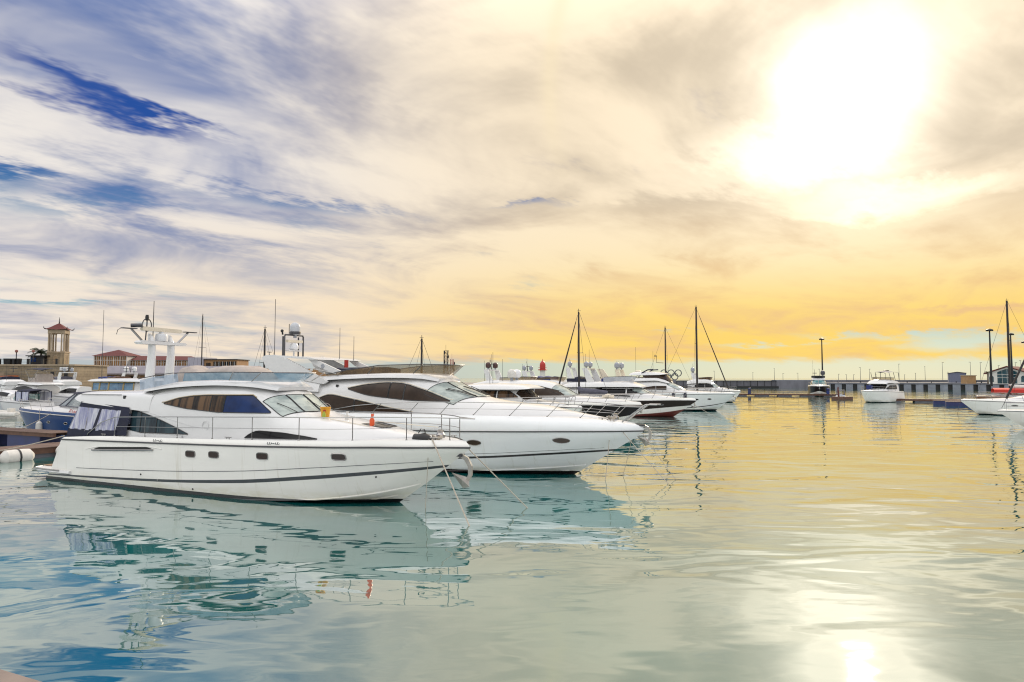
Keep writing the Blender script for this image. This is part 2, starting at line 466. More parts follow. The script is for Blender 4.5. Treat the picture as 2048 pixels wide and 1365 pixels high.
# ------------------------------------------------------------------ water
def make_water():
    m = bpy.data.materials.new('harbour_water'); m.use_nodes = True
    t = NT(m.node_tree)
    out = t.node('ShaderNodeOutputMaterial')
    body = t.node('ShaderNodeBsdfDiffuse'); mirror = t.node('ShaderNodeBsdfGlossy'); mixw = t.node('ShaderNodeMixShader')
    tcn = t.node('ShaderNodeTexCoord')
    v = tcn.outputs['Object']
    n0 = t.noise(v, 0.06, 3, 0.5)
    c = t.mix(t.step(n0, 0.35, 0.65), (0.001, 0.085, 0.080, 1), (0.003, 0.150, 0.150, 1))
    t.l.new(c, body.inputs['Color'])
    mirror.inputs['Color'].default_value = (1.0, 0.98, 0.96, 1)
    mirror.inputs['Roughness'].default_value = 0.02
    fr = t.node('ShaderNodeFresnel'); fr.inputs['IOR'].default_value = 1.33
    t.l.new(t.m('ADD', t.m('MULTIPLY', fr.outputs[0], 0.60), 0.40), mixw.inputs[0])
    t.l.new(body.outputs[0], mixw.inputs[1]); t.l.new(mirror.outputs[0], mixw.inputs[2])
    t.l.new(mixw.outputs[0], out.inputs[0])
    # swell, ripples and fine texture, in metres of height
    v1 = t.mapping(v, rot=(0, 0, R(-14)), scale=(0.55, 1.0, 1))
    h1 = t.m('MULTIPLY', t.noise(v1, 0.42, 2, 0.38, 0.5, '2D'), 0.075)
    v2 = t.mapping(v, rot=(0, 0, R(9)), scale=(0.5, 1.0, 1))
    h2 = t.m('MULTIPLY', t.noise(v2, 1.5, 1, 0.4, 0.3, '2D'), 0.009)
    v3 = t.mapping(v, rot=(0, 0, R(-5)), scale=(0.45, 1.0, 1))
    h3 = t.m('MULTIPLY', t.noise(v3, 5.0, 1, 0.5, 0.0, '2D'), 0.0007)
    # calm and ruffled patches
    calm = t.step(t.noise(t.mapping(v, scale=(0.6, 1, 1)), 0.045, 2, 0.5), 0.35, 0.65, 0.55, 1.25)
    h = t.m('MULTIPLY', t.m('ADD', h1, t.m('ADD', h2, h3)), calm)
    bn = t.node('ShaderNodeBump'); bn.inputs['Strength'].default_value = 1.0; bn.inputs['Distance'].default_value = 1.0
    t.l.new(h, bn.inputs['Height'])
    for nd in (mirror, fr):
        t.l.new(bn.outputs[0], nd.inputs['Normal'])
    MATS['water'] = m
    o = MB().add([(-4000, -60, 0), (4000, -60, 0), (4000, 8000, 0), (-4000, 8000, 0)], [(0, 1, 2, 3)]).build('water', m, smooth=None)
    tag(o, 'calm teal harbour water mirroring the yachts and the sky', None, kind='structure')
make_water()

# ------------------------------------------------------------------ hull and deckhouse surfaces (boat frame: x forward from the transom, y to port, z up from the waterline)
class Hull:
    """levels: curves from keel to gunwale, each a list of (x, half-breadth, z), stern to stem"""
    def __init__(s, levels, NT_=56):
        s.lv = [np.array(l, float) for l in levels]
        s.nl = len(s.lv)
        K = len(s.lv[0])
        # common parameter: mean station position
        tk = np.mean([(l[:, 0] - l[0, 0]) / (l[-1, 0] - l[0, 0]) for l in s.lv], axis=0)
        s.ts = np.concatenate([np.linspace(0, 0.75, NT_ // 2, endpoint=False), 0.75 + 0.25 * (1 - (1 - np.linspace(0, 1, NT_ // 2)) ** 1.4)])
        s.G = np.array([[pchip(tk, l[:, k], s.ts) for k in range(3)] for l in s.lv]).transpose(2, 0, 1)   # t, level, xyz

        # dense table over the girth: linear below the chine, smooth above it
        s.vs = np.concatenate([np.linspace(0, 1, 5), np.linspace(1, s.nl - 1, 8 * (s.nl - 2) + 1)[1:]])
        ks = np.arange(1, s.nl)
        T = np.zeros((len(s.ts), len(s.vs), 3))
        for i in range(len(s.ts)):
            g = s.G[i]
            for j, v in enumerate(s.vs[:5]):
                T[i, j] = g[0] + (g[1] - g[0]) * v
            for k in range(3):
                T[i, 5:, k] = pchip(ks, g[1:, k], s.vs[5:])
        s.T = T

    def row(s, i, v):
        """point on station i at level coordinate v (0 .. nl-1), starboard half-breadth positive"""
        if v <= 1:
            j = v * 4
        else:
            j = 4 + (v - 1) * 8
        a = int(min(max(math.floor(j), 0), len(s.vs) - 2)); f = j - a
        return s.T[i, a] * (1 - f) + s.T[i, a + 1] * f

    def pt(s, t, v, sg=-1, off=0.0):
        i = np.interp(t, s.ts, np.arange(len(s.ts)))
        a = int(min(math.floor(i), len(s.ts) - 2)); f = i - a
        p = s.row(a, v) * (1 - f) + s.row(a + 1, v) * f
        return np.array([p[0], sg * (p[1] + off), p[2]])

    def find(s, x, z):
        """(t, v) of the side point at x, z"""
        t, v = 0.5, 2.0
        for _ in range(40):
            p = s.pt(t, v)
            e = np.array([x - p[0], z - p[2]])
            if abs(e).max() < 1e-3:
                break
            d = 1e-3
            pt_ = s.pt(min(t + d, 1), v); pv = s.pt(t, min(v + d, s.nl - 1))
            J = np.array([[pt_[0] - p[0], pv[0] - p[0]], [pt_[2] - p[2], pv[2] - p[2]]]) / d
            try:
                st = np.linalg.solve(J, e)
            except Exception:
                break
            t = float(np.clip(t + 0.8 * st[0], 0.0, 0.998)); v = float(np.clip(v + 0.8 * st[1], 0.0, s.nl - 1.001))
        return t, v

    def on(s, x, z, sg=-1, off=0.0):
        t, v = s.find(x, z)
        return s.pt(t, v, sg, off)

    def skin(s, cuts=(), nv=14):
        """the shell without the bands in cuts [(v0, v1)], which are painted or moulded as pieces of their own"""
        mb = MB()
        base = sorted(set(list(np.linspace(0, 1, 4)) + list(np.linspace(1, s.nl - 1, nv)) + [c for ab in cuts for c in ab]))
        runs = [[]]
        for v in base:
            if any(a < v - 1e-9 and v < b - 1e-9 for a, b in cuts):
                continue
            if runs[-1] and any(abs(runs[-1][-1] - a) < 1e-9 and v >= b - 1e-9 for a, b in cuts):
                runs.append([])
            runs[-1].append(v)
        for vs in runs:
            if len(vs) > 1:
                s._shell(mb, vs)
        return mb

    def _shell(s, mb, vs):
        for sg in (-1, 1):
            mb.grid([[(p[0], sg * p[1], p[2]) for p in (s.row(i, v) for v in vs)] for i in range(len(s.ts))])
        mb.grid([[(p[0], -p[1], p[2]), (p[0], p[1], p[2])] for p in (s.row(0, v) for v in vs)])   # transom
        return mb

    def band(s, v0, v1, n=6):
        return s._shell(MB(), list(np.linspace(v0, v1, n)))

    def deck(s, inset=0.05, drop=0.03, camber=0.05):
        P = []
        for i in range(len(s.ts)):
            p = s.G[i][-1]
            y = max(p[1] - inset, 0.001)
            P.append([(p[0] - 0.02, y * a, p[2] - drop + camber * (1 - a * a)) for a in (-1, -.8, -.4, 0, .4, .8, 1)])
        return MB().grid(P)

    def strip(s, va, vb, t0=0.0, t1=1.0, off=0.006, n=44, sides=(-1, 1)):
        """thin painted or moulded band that follows the hull between levels va(t), vb(t)"""
        mb = MB()
        for sg in sides:
            mb.grid([[s.pt(t, a, sg, off) for a in (va(t), (va(t) + vb(t)) / 2, vb(t))] for t in np.linspace(t0, t1, n)])
        return mb

    def line(s, v, t0, t1, off=0.0, n=40, sg=-1):
        return [s.pt(t, v, sg, off) for t in np.linspace(t0, t1, n)]

    def gun(s, x, sg=-1, inset=0.08):
        g = s.G[:, -1, :]
        y = np.interp(x, g[:, 0], g[:, 1]); z = np.interp(x, g[:, 0], g[:, 2])
        return np.array([x, sg * max(y - inset, 0.0), z])


class House:
    """st: (x, z bottom, z top, half width bottom, half width top); n: squareness; bend: how far the front wraps back at the sides"""
    def __init__(s, st, n=5.0, bend=0.0, bx=(0, 1)):
        a = np.array(st, float)
        s.a = a; s.n = n; s.bend = bend; s.bx = bx
        s.N = 240
        s.tab = [pchip(a[:, 0], a[:, k], np.linspace(a[0, 0], a[-1, 0], s.N + 1)) for k in range(5)]

    def q(s, x, k):
        f = (x - s.a[0, 0]) / (s.a[-1, 0] - s.a[0, 0]) * s.N
        f = min(max(f, 0.0), s.N - 1e-6); i = int(f); f -= i
        return float(s.tab[k][i] * (1 - f) + s.tab[k][i + 1] * f)

    def bnd(s, x):
        if s.bend == 0:
            return 0.0
        f = min(max((x - s.bx[0]) / (s.bx[1] - s.bx[0]), 0), 1)
        return s.bend * f * f * (3 - 2 * f)

    def at(s, xs, ss, cosf, sg):
        zb, zt, wb, wt = (s.q(xs, k) for k in (1, 2, 3, 4))
        y = (wb + (wt - wb) * ss) * cosf
        return (xs - s.bnd(xs) * (y / max(wb, 1e-3)) ** 2, sg * y, zb + (zt - zb) * ss)

    def skin(s, nx=44, m=10, caps=True):
        mb = MB()
        x0, x1 = s.a[0, 0], s.a[-1, 0]
        P = []
        for xs in np.linspace(x0, x1, nx):
            row = []
            for j in range(m + 1):
                th = math.pi / 2 * j / m
                row.append(s.at(xs, math.sin(th) ** (2 / s.n), max(math.cos(th), 0) ** (2 / s.n), -1))
            row += [(p[0], -p[1], p[2]) for p in row[-2::-1]]
            P.append(row)
        mb.grid(P)
        if caps:
            for k in (0, -1):
                n = len(P[k])
                mb.add(P[k], [tuple(range(n))])
        return mb

    def side(s, x, z, sg=-1, off=0.0):
        xs = x
        for _ in range(14):
            zb, zt, wb, wt = (s.q(xs, k) for k in (1, 2, 3, 4))
            ss = min(max((z - zb) / max(zt - zb, 1e-3), 0), 0.995)
            y = (wb + (wt - wb) * ss) * (1 - ss ** s.n) ** (1 / s.n)
            xs = x + s.bnd(xs) * (y / max(wb, 1e-3)) ** 2
        return np.array([x, sg * (y + off), z])

    def top(s, xs, yf, off=0.0):
        """point on the roof or windscreen surface at station xs, at fraction yf of the half width"""
        zb, zt, wb, wt = (s.q(xs, k) for k in (1, 2, 3, 4))
        y = abs(yf) * wb
        lo, hi = 0.0, 1.0
        for _ in range(24):
            mid = (lo + hi) / 2
            if (wb + (wt - wb) * mid) * (1 - mid ** s.n) ** (1 / s.n) > y:
                lo = mid
            else:
                hi = mid
        return np.array([xs - s.bnd(xs) * yf * yf + off * 0.5, yf * wb, zb + (zt - zb) * lo + off])

    def window(s, name, lower, upper, m, parent, off=0.012, frame=M_rubber, fr=0.016, sides=(-1, 1), nx=22, nz=5):
        lower = np.array(lower, float); upper = np.array(upper, float)
        x0, x1 = max(lower[0, 0], upper[0, 0]), min(lower[-1, 0], upper[-1, 0])
        xs = np.linspace(x0, x1, nx)
        zl = pchip(lower[:, 0], lower[:, 1], xs); zu = pchip(upper[:, 0], upper[:, 1], xs)
        res = []
        for sg in sides:
            P = [[s.side(x, a + (b - a) * j / nz, sg, off) for j in range(nz + 1)] for x, a, b in zip(xs, zl, zu)]
            o = MB().grid(P).build(name, m, parent)
            if frame:
                ring = [r[0] for r in P] + P[-1][1:] + [r[-1] for r in P[::-1][1:]] + P[0][-2::-1]
                MB().tube(ring, fr, 5).build('window_frame', frame, o)
            res.append(o)
        return res

    def pane(s, name, xa, xb, ya, yb, m, parent, off=0.014, frame=M_rubber, n=9):
        P = [[s.top(x, y, off) for y in np.linspace(ya, yb, n)] for x in np.linspace(xa, xb, n)]
        o = MB().grid(P).build(name, m, parent)
        if frame:
            ring = P[0] + [r[-1] for r in P[1:]] + P[-1][-2::-1] + [r[0] for r in P[-2::-1]]
            MB().tube(ring, 0.018, 5).build('pane_frame', frame, o)
        return o


def porthole(h, x, z, w_, hh, root, pointed=False, mrim=M_steel, sides=(-1, 1), mglass=None):
    for sg in sides:
        pts = []
        for k in range(20):
            q = 2 * math.pi * k / 20
            e = 0.5 if not pointed else 1.15
            cx = math.copysign(abs(math.cos(q)) ** e, math.cos(q)) * w_ / 2
            cz = math.copysign(abs(math.sin(q)) ** (e if not pointed else 1.0), math.sin(q)) * hh / 2
            pts.append(h.on(x + cx, z + cz, sg, 0.008))
        c = h.on(x, z, sg, 0.004)
        o = MB().add([c] + pts, [(0, i + 1, (i + 1) % 20 + 1) for i in range(20)]).build('porthole', mglass or M_glass, root)
        MB().tube(pts + [pts[0]], 0.02, 5, cap=False).build('porthole_rim', mrim, o)


def tubes(name, pts, r, m, parent, n=6):
    return MB().tube(pts, r, n).build(name, m, parent)


def rail(h, root, xs, hh, mid=0.5, lean=0.0, r=0.016, start=None, bow=None, sides=(-1, 1), single=True, close=True, inset=0.08):
    """guard rail on the gunwale: hand rail, lower rail and stanchions, port and starboard meeting at the bow"""
    f = (lambda x: float(np.interp(x, [p[0] for p in hh], [p[1] for p in hh]))) if isinstance(hh, list) else (lambda x: hh)
    joint = MB()
    for sg in sides:
        topl = []; midl = []
        for x in np.linspace(xs[0], xs[-1], 40):
            b = h.gun(x, sg, inset)
            topl.append((x + lean, b[1], b[2] + f(x))); midl.append((x + lean * mid, b[1], b[2] + f(x) * mid))
        if start is not None:
            b = h.gun(start, sg, inset)
            x0 = topl[0]
            topl = [(start, b[1], b[2]), (start + 0.05, b[1], b[2] + 0.12), ((start + x0[0]) / 2, b[1], b[2] + (x0[2] - b[2]) * 0.72)] + topl
        if bow is not None:
            topl.append(bow[0] if sg < 0 else (bow[0][0], -bow[0][1], bow[0][2]))
        parts = [('hand_rail', topl, r * 1.25), ('lower_rail', midl, r * 0.75)]
        for nme, pl, rr in parts:
            if single:
                tubes(nme, pl, rr, M_steel, root)
            else:
                joint.tube(pl, rr, 4)
        for x in xs:
            b = h.gun(x, sg, inset)
            a = (x + lean, b[1], b[2] + f(x))
            if single:
                o = tubes('stanchion', [b, a], r, M_steel, root)
                MB().lathe([(0.035, 0), (0.035, 0.015), (0.018, 0.05)], b, 8).build('stanchion_base', M_steel, o)
            else:
                joint.tube([b, a], r * 0.9, 4)
    if not single:
        joint.build('guard_rail', M_steel, root)


def dome(c, r, root, m=M_dome, tall=1.25, name='satellite_dome'):
    pr = [(r * 0.55, -r * 0.9), (r * 0.95, -r * 0.7), (r * 1.0, -r * 0.1)] + [(max(r * math.cos(q), 1e-4), r * (tall - 1) + r * math.sin(q)) for q in np.linspace(0.1, math.pi / 2, 7)]
    o = MB().lathe(pr, c, 16).build(name, m, root)
    MB().lathe([(r * 0.35, -r * 1.5), (r * 0.35, -r * 0.95), (r * 0.58, -r * 0.9)], c, 10).build('dome_base', M_domed, o)
    return o


def anchor(root, p, s=1.0):
    """plough anchor hung on the bow roller at p"""
    x, y, z = p
    P = [(-.5, .10), (-.1, .12), (.12, .02), (.24, -.2), (.24, -.46), (.14, -.62), (.06, -.60), (.13, -.44), (.12, -.22), (.02, -.06), (-.12, .02), (-.5, .02)]
    MB().prism([(x + a * s, z + b * s) for a, b in P], -.035 * s, .035 * s).build('anchor_shank', M_galv, root, None)
    MB().add([(x - .42*s, 0, z - .42*s), (x + .02*s, -.2*s, z - .56*s), (x + .16*s, 0, z - .78*s), (x + .02*s, .2*s, z - .56*s), (x - .04*s, 0, z - .84*s)],
             [(0, 1, 2), (0, 2, 3), (0, 4, 1), (0, 3, 4), (1, 4, 2), (3, 2, 4)]).build('anchor_fluke', M_galv, root, smooth=None)
    MB().box(x - .5*s, x - .05*s, -.09*s, .09*s, z + .04*s, z + .12*s).build('bow_roller', M_alu, root)


A_LEVELS = dict(
    keel=[(0.4, 0, -.8), (4, 0, -.8), (8, 0, -.8), (11.5, 0, -.75), (14.3, 0, -.6), (16.3, 0, -.42), (17.4, 0, -.28), (18.0, 0, -.16)],
    chine=[(.4, 2.12, -.05), (4, 2.2, -.05), (8.3, 2.2, -.05), (12.2, 2.12, -.02), (15.3, 1.72, .12), (17.4, 1.1, .35), (18.7, .5, .6), (19.45, 0, .80)],
    mid=[(.9, 2.25, .25), (4.3, 2.34, .35), (8.6, 2.36, .5), (12.6, 2.32, .74), (15.9, 1.97, 1.05), (18.2, 1.3, 1.27), (19.6, .62, 1.4), (20.35, 0, 1.46)],
    sheer=[(1.85, 2.32, 1.80), (5, 2.42, 1.86), (9, 2.46, 1.93), (13, 2.42, 2.0), (16.5, 2.14, 2.08), (18.8, 1.5, 2.12), (20.35, .75, 2.12), (21.15, 0.0, 2.08)],
    gun=[(1.95, 2.26, 1.90), (5, 2.34, 2.06), (9, 2.38, 2.13), (13, 2.34, 2.22), (16.5, 2.06, 2.30), (18.8, 1.42, 2.36), (20.25, .66, 2.36), (21.0, 0.0, 2.30)])


def scaled(lv, sx, sy, sz, gun=None, stem=0.0):
    out = []
    for k in ('keel', 'chine', 'mid', 'sheer', 'gun'):
        l = []
        for (x, y, z) in lv[k]:
            l.append((x * sx, y * sy, z * sz))
        if k == 'gun' and gun is not None:
            l = [(x * sx, y * sy, z2 * sz + gun) for (x, y, z), (_, _, z2) in zip(lv['gun'], lv['sheer'])]
        out.append(l)
    return out


def text_mesh(txt, size, m, parent, name, place):
    """lettering as thin mesh; place maps (u, v) -> point"""
    cu = bpy.data.curves.new(name, 'FONT'); cu.body = txt; cu.size = size; cu.resolution_u = 2
    to = bpy.data.objects.new(name, cu); C.objects.link(to)
    dg = bpy.context.evaluated_depsgraph_get()
    me = bpy.data.meshes.new_from_object(to.evaluated_get(dg))
    bpy.data.objects.remove(to); bpy.data.curves.remove(cu)
    for v in me.vertices:
        v.co = Vector(place(v.co.x, v.co.y))
    me.materials.clear(); me.materials.append(m)
    me.name = name
    o = bpy.data.objects.new(name, me); C.objects.link(o); o.parent = parent
    return o

ANG = -26.2
BD = np.array([math.cos(R(ANG)), math.sin(R(ANG)), 0]); ND = np.array([-BD[1], BD[0], 0])
A0 = np.array([-20.44, 33.09, 0.0])
def berth(b, n, z=0.0):
    """harbour frame: b along the moored boats, n along the pontoon, from the first yacht's stern"""
    p = A0 + BD * b + ND * n
    return (float(p[0]), float(p[1]), z)


# ================================================================== first yacht (nearest)
def yacht_a():
    root = empty('motor_yacht', berth(0, 0), ANG, 'white flybridge yacht nearest the camera with navy canvas around its cockpit', 'yacht', 'yachts moored in the main row')
    h = Hull([A_LEVELS[k] for k in ('keel', 'chine', 'mid', 'sheer', 'gun')])
    h.skin([(1.85, 2.0)]).build('hull', M_white, root, 40)
    h.deck().build('deck', M_deck, root)
    for sg in (-1, 1):
        tubes('rub_rail', h.line(3.0, 0, 1, 0.012, sg=sg), 0.034, M_rub, root)
    h.band(1.85, 2.0, 3).build('accent_stripe', M_stripe, root, 40)
    for sg in (-1, 1):
        tubes('styling_line', h.line(2.26, 0.1, 0.97, 0.0, sg=sg), 0.012, M_stripe, root, 5)
        tubes('spray_rail', h.line(1.0, 0.5, 0.99, 0.01, sg=sg), 0.03, M_white, root, 5)
        tubes('spray_rail', h.line(0.62, 0.66, 0.97, 0.01, sg=sg), 0.025, M_white, root, 5)
    for x, z in ((10.23, 1.58), (11.48, 1.61), (13.89, 1.67), (17.05, 1.76)):
        porthole(h, x, z, 0.52, 0.24, root, mglass=mat('porthole_glass', (0.03, 0.014, 0.01), 0.05, spec=0.6))
    # engine air intake: recess with a bright bar along it
    for sg in (-1, 1):
        top_ = [h.on(x, 1.50 + 0.045 * (x - 4.3) + 0.085 * min(1, (x - 4.25) / .35, (8.05 - x) / .35), sg, .006) for x in np.linspace(4.3, 8.0, 20)]
        bot_ = [h.on(x, 1.50 + 0.045 * (x - 4.3) - 0.085 * min(1, (x - 4.25) / .35, (8.05 - x) / .35), sg, .006) for x in np.linspace(4.3, 8.0, 20)]
        o = MB().grid([list(p) for p in zip(bot_, top_)]).build('air_intake', M_hole, root)
        tubes('intake_bar', [h.on(x, 1.46 + 0.045 * (x - 4.3), sg, .03) for x in np.linspace(4.15, 8.1, 14)], 0.035, M_steel, o)
        tubes('intake_lip', [h.on(x, 1.50 + 0.045 * (x - 4.3) + 0.10 * min(1, (x - 3.7) / .8, (8.6 - x) / .8), sg, .004) for x in np.linspace(3.7, 8.6, 20)], 0.02, M_white, o)
    for x, z in ((7.3, .62), (8.3, .46), (10.2, .22), (18.1, 1.05)):
        q = h.on(x, z, -1, .0)
        MB().lathe([(0.035, -.01), (0.035, .015), (.022, .02)], (q[0], q[1] - .01, q[2]), 10, 'y').build('drain_outlet', M_steel if x in (8.3,) else M_hole, root)
    # bathing platform
    P = []
    for x, hw in ((-0.62, 1.5), (-0.55, 1.95), (-0.2, 2.2), (0.6, 2.3), (1.4, 2.38), (2.6, 2.40)):
        P.append([(x, -hw, .46), (x, -hw - .03, .36), (x, -hw + .12, .28), (x, 0, .26), (x, hw - .12, .28), (x, hw + .03, .36), (x, hw, .46), (x, 0, .48)])
    mb = MB().grid(P, close=True); mb.add(P[0], [tuple(range(8))]); mb.add(P[-1], [tuple(range(8))])
    sp = mb.build('bathing_platform', M_house, root, 50)
    MB().box(-.5, 1.0, -1.7, 1.7, .475, .492).build('platform_teak', M_teak, sp)
    for sg in (-1, 1):
        tubes('platform_rub_strip', [(-.62, sg*1.5, .44), (-.2, sg*2.23, .44), (.6, sg*2.34, .44), (1.9, sg*2.42, .45)], .035, M_steel, sp)
    # deckhouse running down into the foredeck
    st = [(5.9, 2.0, 3.93, 1.98, 1.82), (7.2, 2.02, 4.14, 2.0, 1.8), (8.6, 2.05, 4.28, 2.0, 1.78), (10.6, 2.1, 4.34, 1.98, 1.72), (12.2, 2.14, 4.27, 1.95, 1.66),
          (13.1, 2.17, 4.02, 1.92, 1.6), (13.7, 2.18, 3.73, 1.9, 1.55), (14.6, 2.2, 3.17, 1.87, 1.5), (15.1, 2.21, 3.06, 1.85, 1.45), (16.2, 2.24, 2.92, 1.72, 1.25),
          (17.8, 2.28, 2.70, 1.4, .95), (19.2, 2.31, 2.47, .9, .5), (20.0, 2.33, 2.38, .4, .2)]
    H = House(st, 5.2, 1.05, (10.5, 13.6))
    H.skin(60, 12).build('deckhouse', M_house, root, 40)
    up = [(7.83, 3.47), (8.6, 3.66), (9.4, 3.76), (10.2, 3.80), (12.45, 3.82), (13.42, 3.20)]
    lo = [(7.83, 3.44), (9.2, 3.27), (10.95, 3.16), (13.42, 3.17)]
    fpc = lambda tab, a, b, n=9: [(x, float(pchip([p[0] for p in tab], [p[1] for p in tab], x)) if len(tab) > 2 else 0) for x in np.linspace(a, b, n)]
    def seg(tab, a, b, n=12):
        xs = [p[0] for p in tab]; zs = [p[1] for p in tab]
        return [(x, float(np.interp(x, xs, zs))) for x in np.linspace(a, b, n)]
    H.window('side_window', seg(lo, 7.84, 10.5), seg(up, 7.84, 10.5), M_brownwin, root)
    H.window('side_window', seg(lo, 10.54, 11.2), seg(up, 10.54, 11.2), M_brownwin, root, nx=8)
    H.window('corner_window', seg(lo, 11.24, 13.40), seg(up, 11.24, 13.40), M_bluerefl, root)
    # dark surround of the window band
    for sg in (-1, 1):
        tubes('window_trim', [H.side(x, z + .03, sg, .01) for x, z in seg(up, 7.7, 12.6, 26)], .02, mat('gold_trim', (0.42, 0.33, 0.2), .3, .6), root)
    # lower saloon window
    lo2 = [(4.95, 2.24), (9.5, 2.27)]
    up2 = [(4.95, 3.2), (6.1, 3.14), (7.0, 2.98), (7.9, 2.76), (8.8, 2.5), (9.5, 2.28)]
    H.window('saloon_window', seg(lo2, 5.95, 9.48, 20), seg(up2, 5.95, 9.48, 20), mat('saloon_glass', (0.01, 0.02, 0.03), .03, spec=.25, col2=(0.03, 0.06, 0.075), scale=1.3, stretch=(2, 1, .4)), root, off=.02)
    for x in (6.6, 7.6):
        for sg in (-1, 1):
            z1 = float(np.interp(x, [p[0] for p in up2], [p[1] for p in up2]))
            tubes('window_mullion', [H.side(x, z, sg, .025) for z in np.linspace(2.26, z1, 5)], .022, M_rubber, root, 5)
    lo3 = [(12.5, 2.24), (15.8, 2.29)]
    up3 = [(12.5, 2.26), (12.8, 2.44), (13.1, 2.52), (14.2, 2.48), (15.2, 2.38), (15.8, 2.30)]
    H.window('cabin_window', seg(lo3, 12.5, 15.75), seg(up3, 12.5, 15.75), M_glass, root)
    # windscreen, four panes
    for ya, yb in ((-.76, -.40), (-.38, -.02), (.02, .38), (.40, .76)):
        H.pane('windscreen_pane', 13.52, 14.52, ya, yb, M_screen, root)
    for yf in (-.55, .05, .5):
        a, b = H.top(14.58, yf, .05), H.top(13.9, yf - .12, .05)
        tubes('wiper', [a, (a + b) / 2 + np.array([0, 0, .02]), b], .014, M_rubber, root, 5)
    # aft overhang of the flybridge
    O = House([(2.1, 3.58, 3.68, 1.95, 1.9), (2.5, 3.47, 3.87, 2.05, 1.96), (3.6, 3.36, 3.92, 2.08, 1.97), (5.0, 3.26, 3.93, 2.06, 1.93), (6.2, 3.16, 3.95, 2.01, 1.84), (7.0, 3.1, 3.9, 1.9, 1.75)], 7)
    ov = O.skin(24, 8).build('flybridge_overhang', M_house, root, 40)
    for sg in (-1, 1):
        tubes('overhang_hand_rail', [O.side(x, 3.78, sg, .05) for x in np.linspace(2.6, 5.3, 8)], .018, M_steel, ov)
        tubes('roof_hand_rail', [H.side(x, z, sg, .05) for x, z in ((6.9, 3.82), (7.6, 3.98), (8.4, 4.08), (9.4, 4.14))], .02, M_steel, root)
        q = O.side(5.5, 3.68, sg, 0)
        MB().cbox(q[0], q[1], q[2] - .07, .14, .04, .14).build('speaker', M_rubber, ov)
        # sweeping band between the two rows of windows
        tubes('styling_crease', [H.side(x, z, sg, .0) for x, z in ((6.2, 3.2), (7.3, 3.02), (8.4, 2.82), (9.6, 2.6), (11, 2.5))], .012, M_house, root, 5)
    # flybridge coaming, screen and rail
    F = House([(6.4, 3.9, 4.06, 1.74, 1.68), (8.2, 4.1, 4.36, 1.72, 1.62), (10.6, 4.2, 4.44, 1.66, 1.56), (12.2, 4.15, 4.38, 1.5, 1.4), (13.2, 4.0, 4.14, 1.0, .9)], 6)
    F.skin(26, 8).build('flybridge_coaming', M_house, root, 40)
    lowp = [(8.7, -1.66, 4.36), (10.6, -1.62, 4.42), (11.9, -1.45, 4.38), (12.7, -.9, 4.34), (12.95, 0, 4.32)]
    topp = [(8.9, -1.74, 4.70), (10.8, -1.72, 4.72), (12.3, -1.56, 4.71), (13.3, -.98, 4.69), (13.6, 0, 4.68)]
    mir = lambda l: l + [(x, -y, z) for x, y, z in l[-2::-1]]
    scr = MB().grid([list(p) for p in zip(mir(lowp), mir(topp))]).build('flybridge_screen', M_flyglass, root)
    tubes('screen_rail', mir([(6.1, -1.78, 4.45), (7.2, -1.77, 4.6), (8.2, -1.76, 4.69)] + topp), .018, M_alu, scr)
    for sg in (-1, 1):
        for (a, b) in (((6.95, 4.02), (6.98, 4.56)), ((8.35, 4.32), (8.35, 4.69)), ((11.3, 4.40), (11.6, 4.71)), ((12.5, 4.36), (13.1, 4.70))):
            tubes('screen_post', [(a[0], sg * 1.62, a[1]), (b[0], sg * 1.72, b[1])], .018, M_steel, scr)
        lowa = [(6.2, sg * 1.74, 3.98), (7.2, sg * 1.74, 4.13), (8.5, sg * 1.70, 4.34)]
        topa = [(6.2, sg * 1.77, 4.40), (7.2, sg * 1.77, 4.55), (8.5, sg * 1.75, 4.66)]
        MB().grid([list(p) for p in zip(lowa, topa)]).build('side_screen', mat('pale_acrylic', (.42, .52, .66), .08, alpha=.75, var=.3), scr)
    # covered furniture on the flybridge
    rnd = random.Random(3)
    def lump(x0, x1, y0, y1, z0, pts, nme):
        nx, ny = 22, 12
        P = []
        for i in range(nx + 1):
            u = i / nx
            x = x0 + (x1 - x0) * u
            zt = float(pchip([p[0] for p in pts], [p[1] for p in pts], u))
            row = []
            for j in range(ny + 1):
                q = math.pi * j / ny
                fold = 1 + .05 * math.sin(u * 34 + 3 * math.cos(q)) + rnd.uniform(-.02, .02)
                row.append((x, (y0 + y1) / 2 - (y1 - y0) / 2 * math.copysign(abs(math.cos(q)) ** .6, math.cos(q)) * fold, z0 + (zt - z0) * abs(math.sin(q)) ** .6 * (1 + .03 * math.sin(u * 27 + q * 3))))
            P.append(row)
        mb = MB().grid(P); mb.add(P[0], [tuple(range(ny + 1))]); mb.add(P[-1], [tuple(range(ny + 1))])
        return mb.build(nme, M_cover, root, 60)
    lump(7.1, 8.7, -.9, .6, 4.15, [(0, 4.2), (.12, 4.9), (.3, 5.02), (.6, 4.86), (1, 4.62)], 'seat_cover')
    lump(8.8, 11.4, -1.1, .9, 4.3, [(0, 4.75), (.15, 4.92), (.5, 5.0), (.85, 4.94), (1, 4.6)], 'helm_cover')
    # radar mast: two tapering legs, a cross wing, struts, scanner and aerials
    for sy in (-.48, .48):
        P = []
        for z, x, wx, wy in ((3.9, 5.05, .62, .16), (4.7, 5.05, .52, .15), (5.6, 5.15, .44, .13), (6.1, 5.1, .38, .12), (6.38, 5.0, .26, .10), (6.48, 4.92, .1, .05)):
            P.append([(x + wx / 2 * math.cos(q), sy + wy * math.sin(q), z) for q in np.linspace(0, 2 * math.pi, 12, endpoint=False)])
        mb = MB().grid(P, close=True); mb.add(P[-1], [tuple(range(12))])
        mb.build('mast_leg', M_house, root, 50)
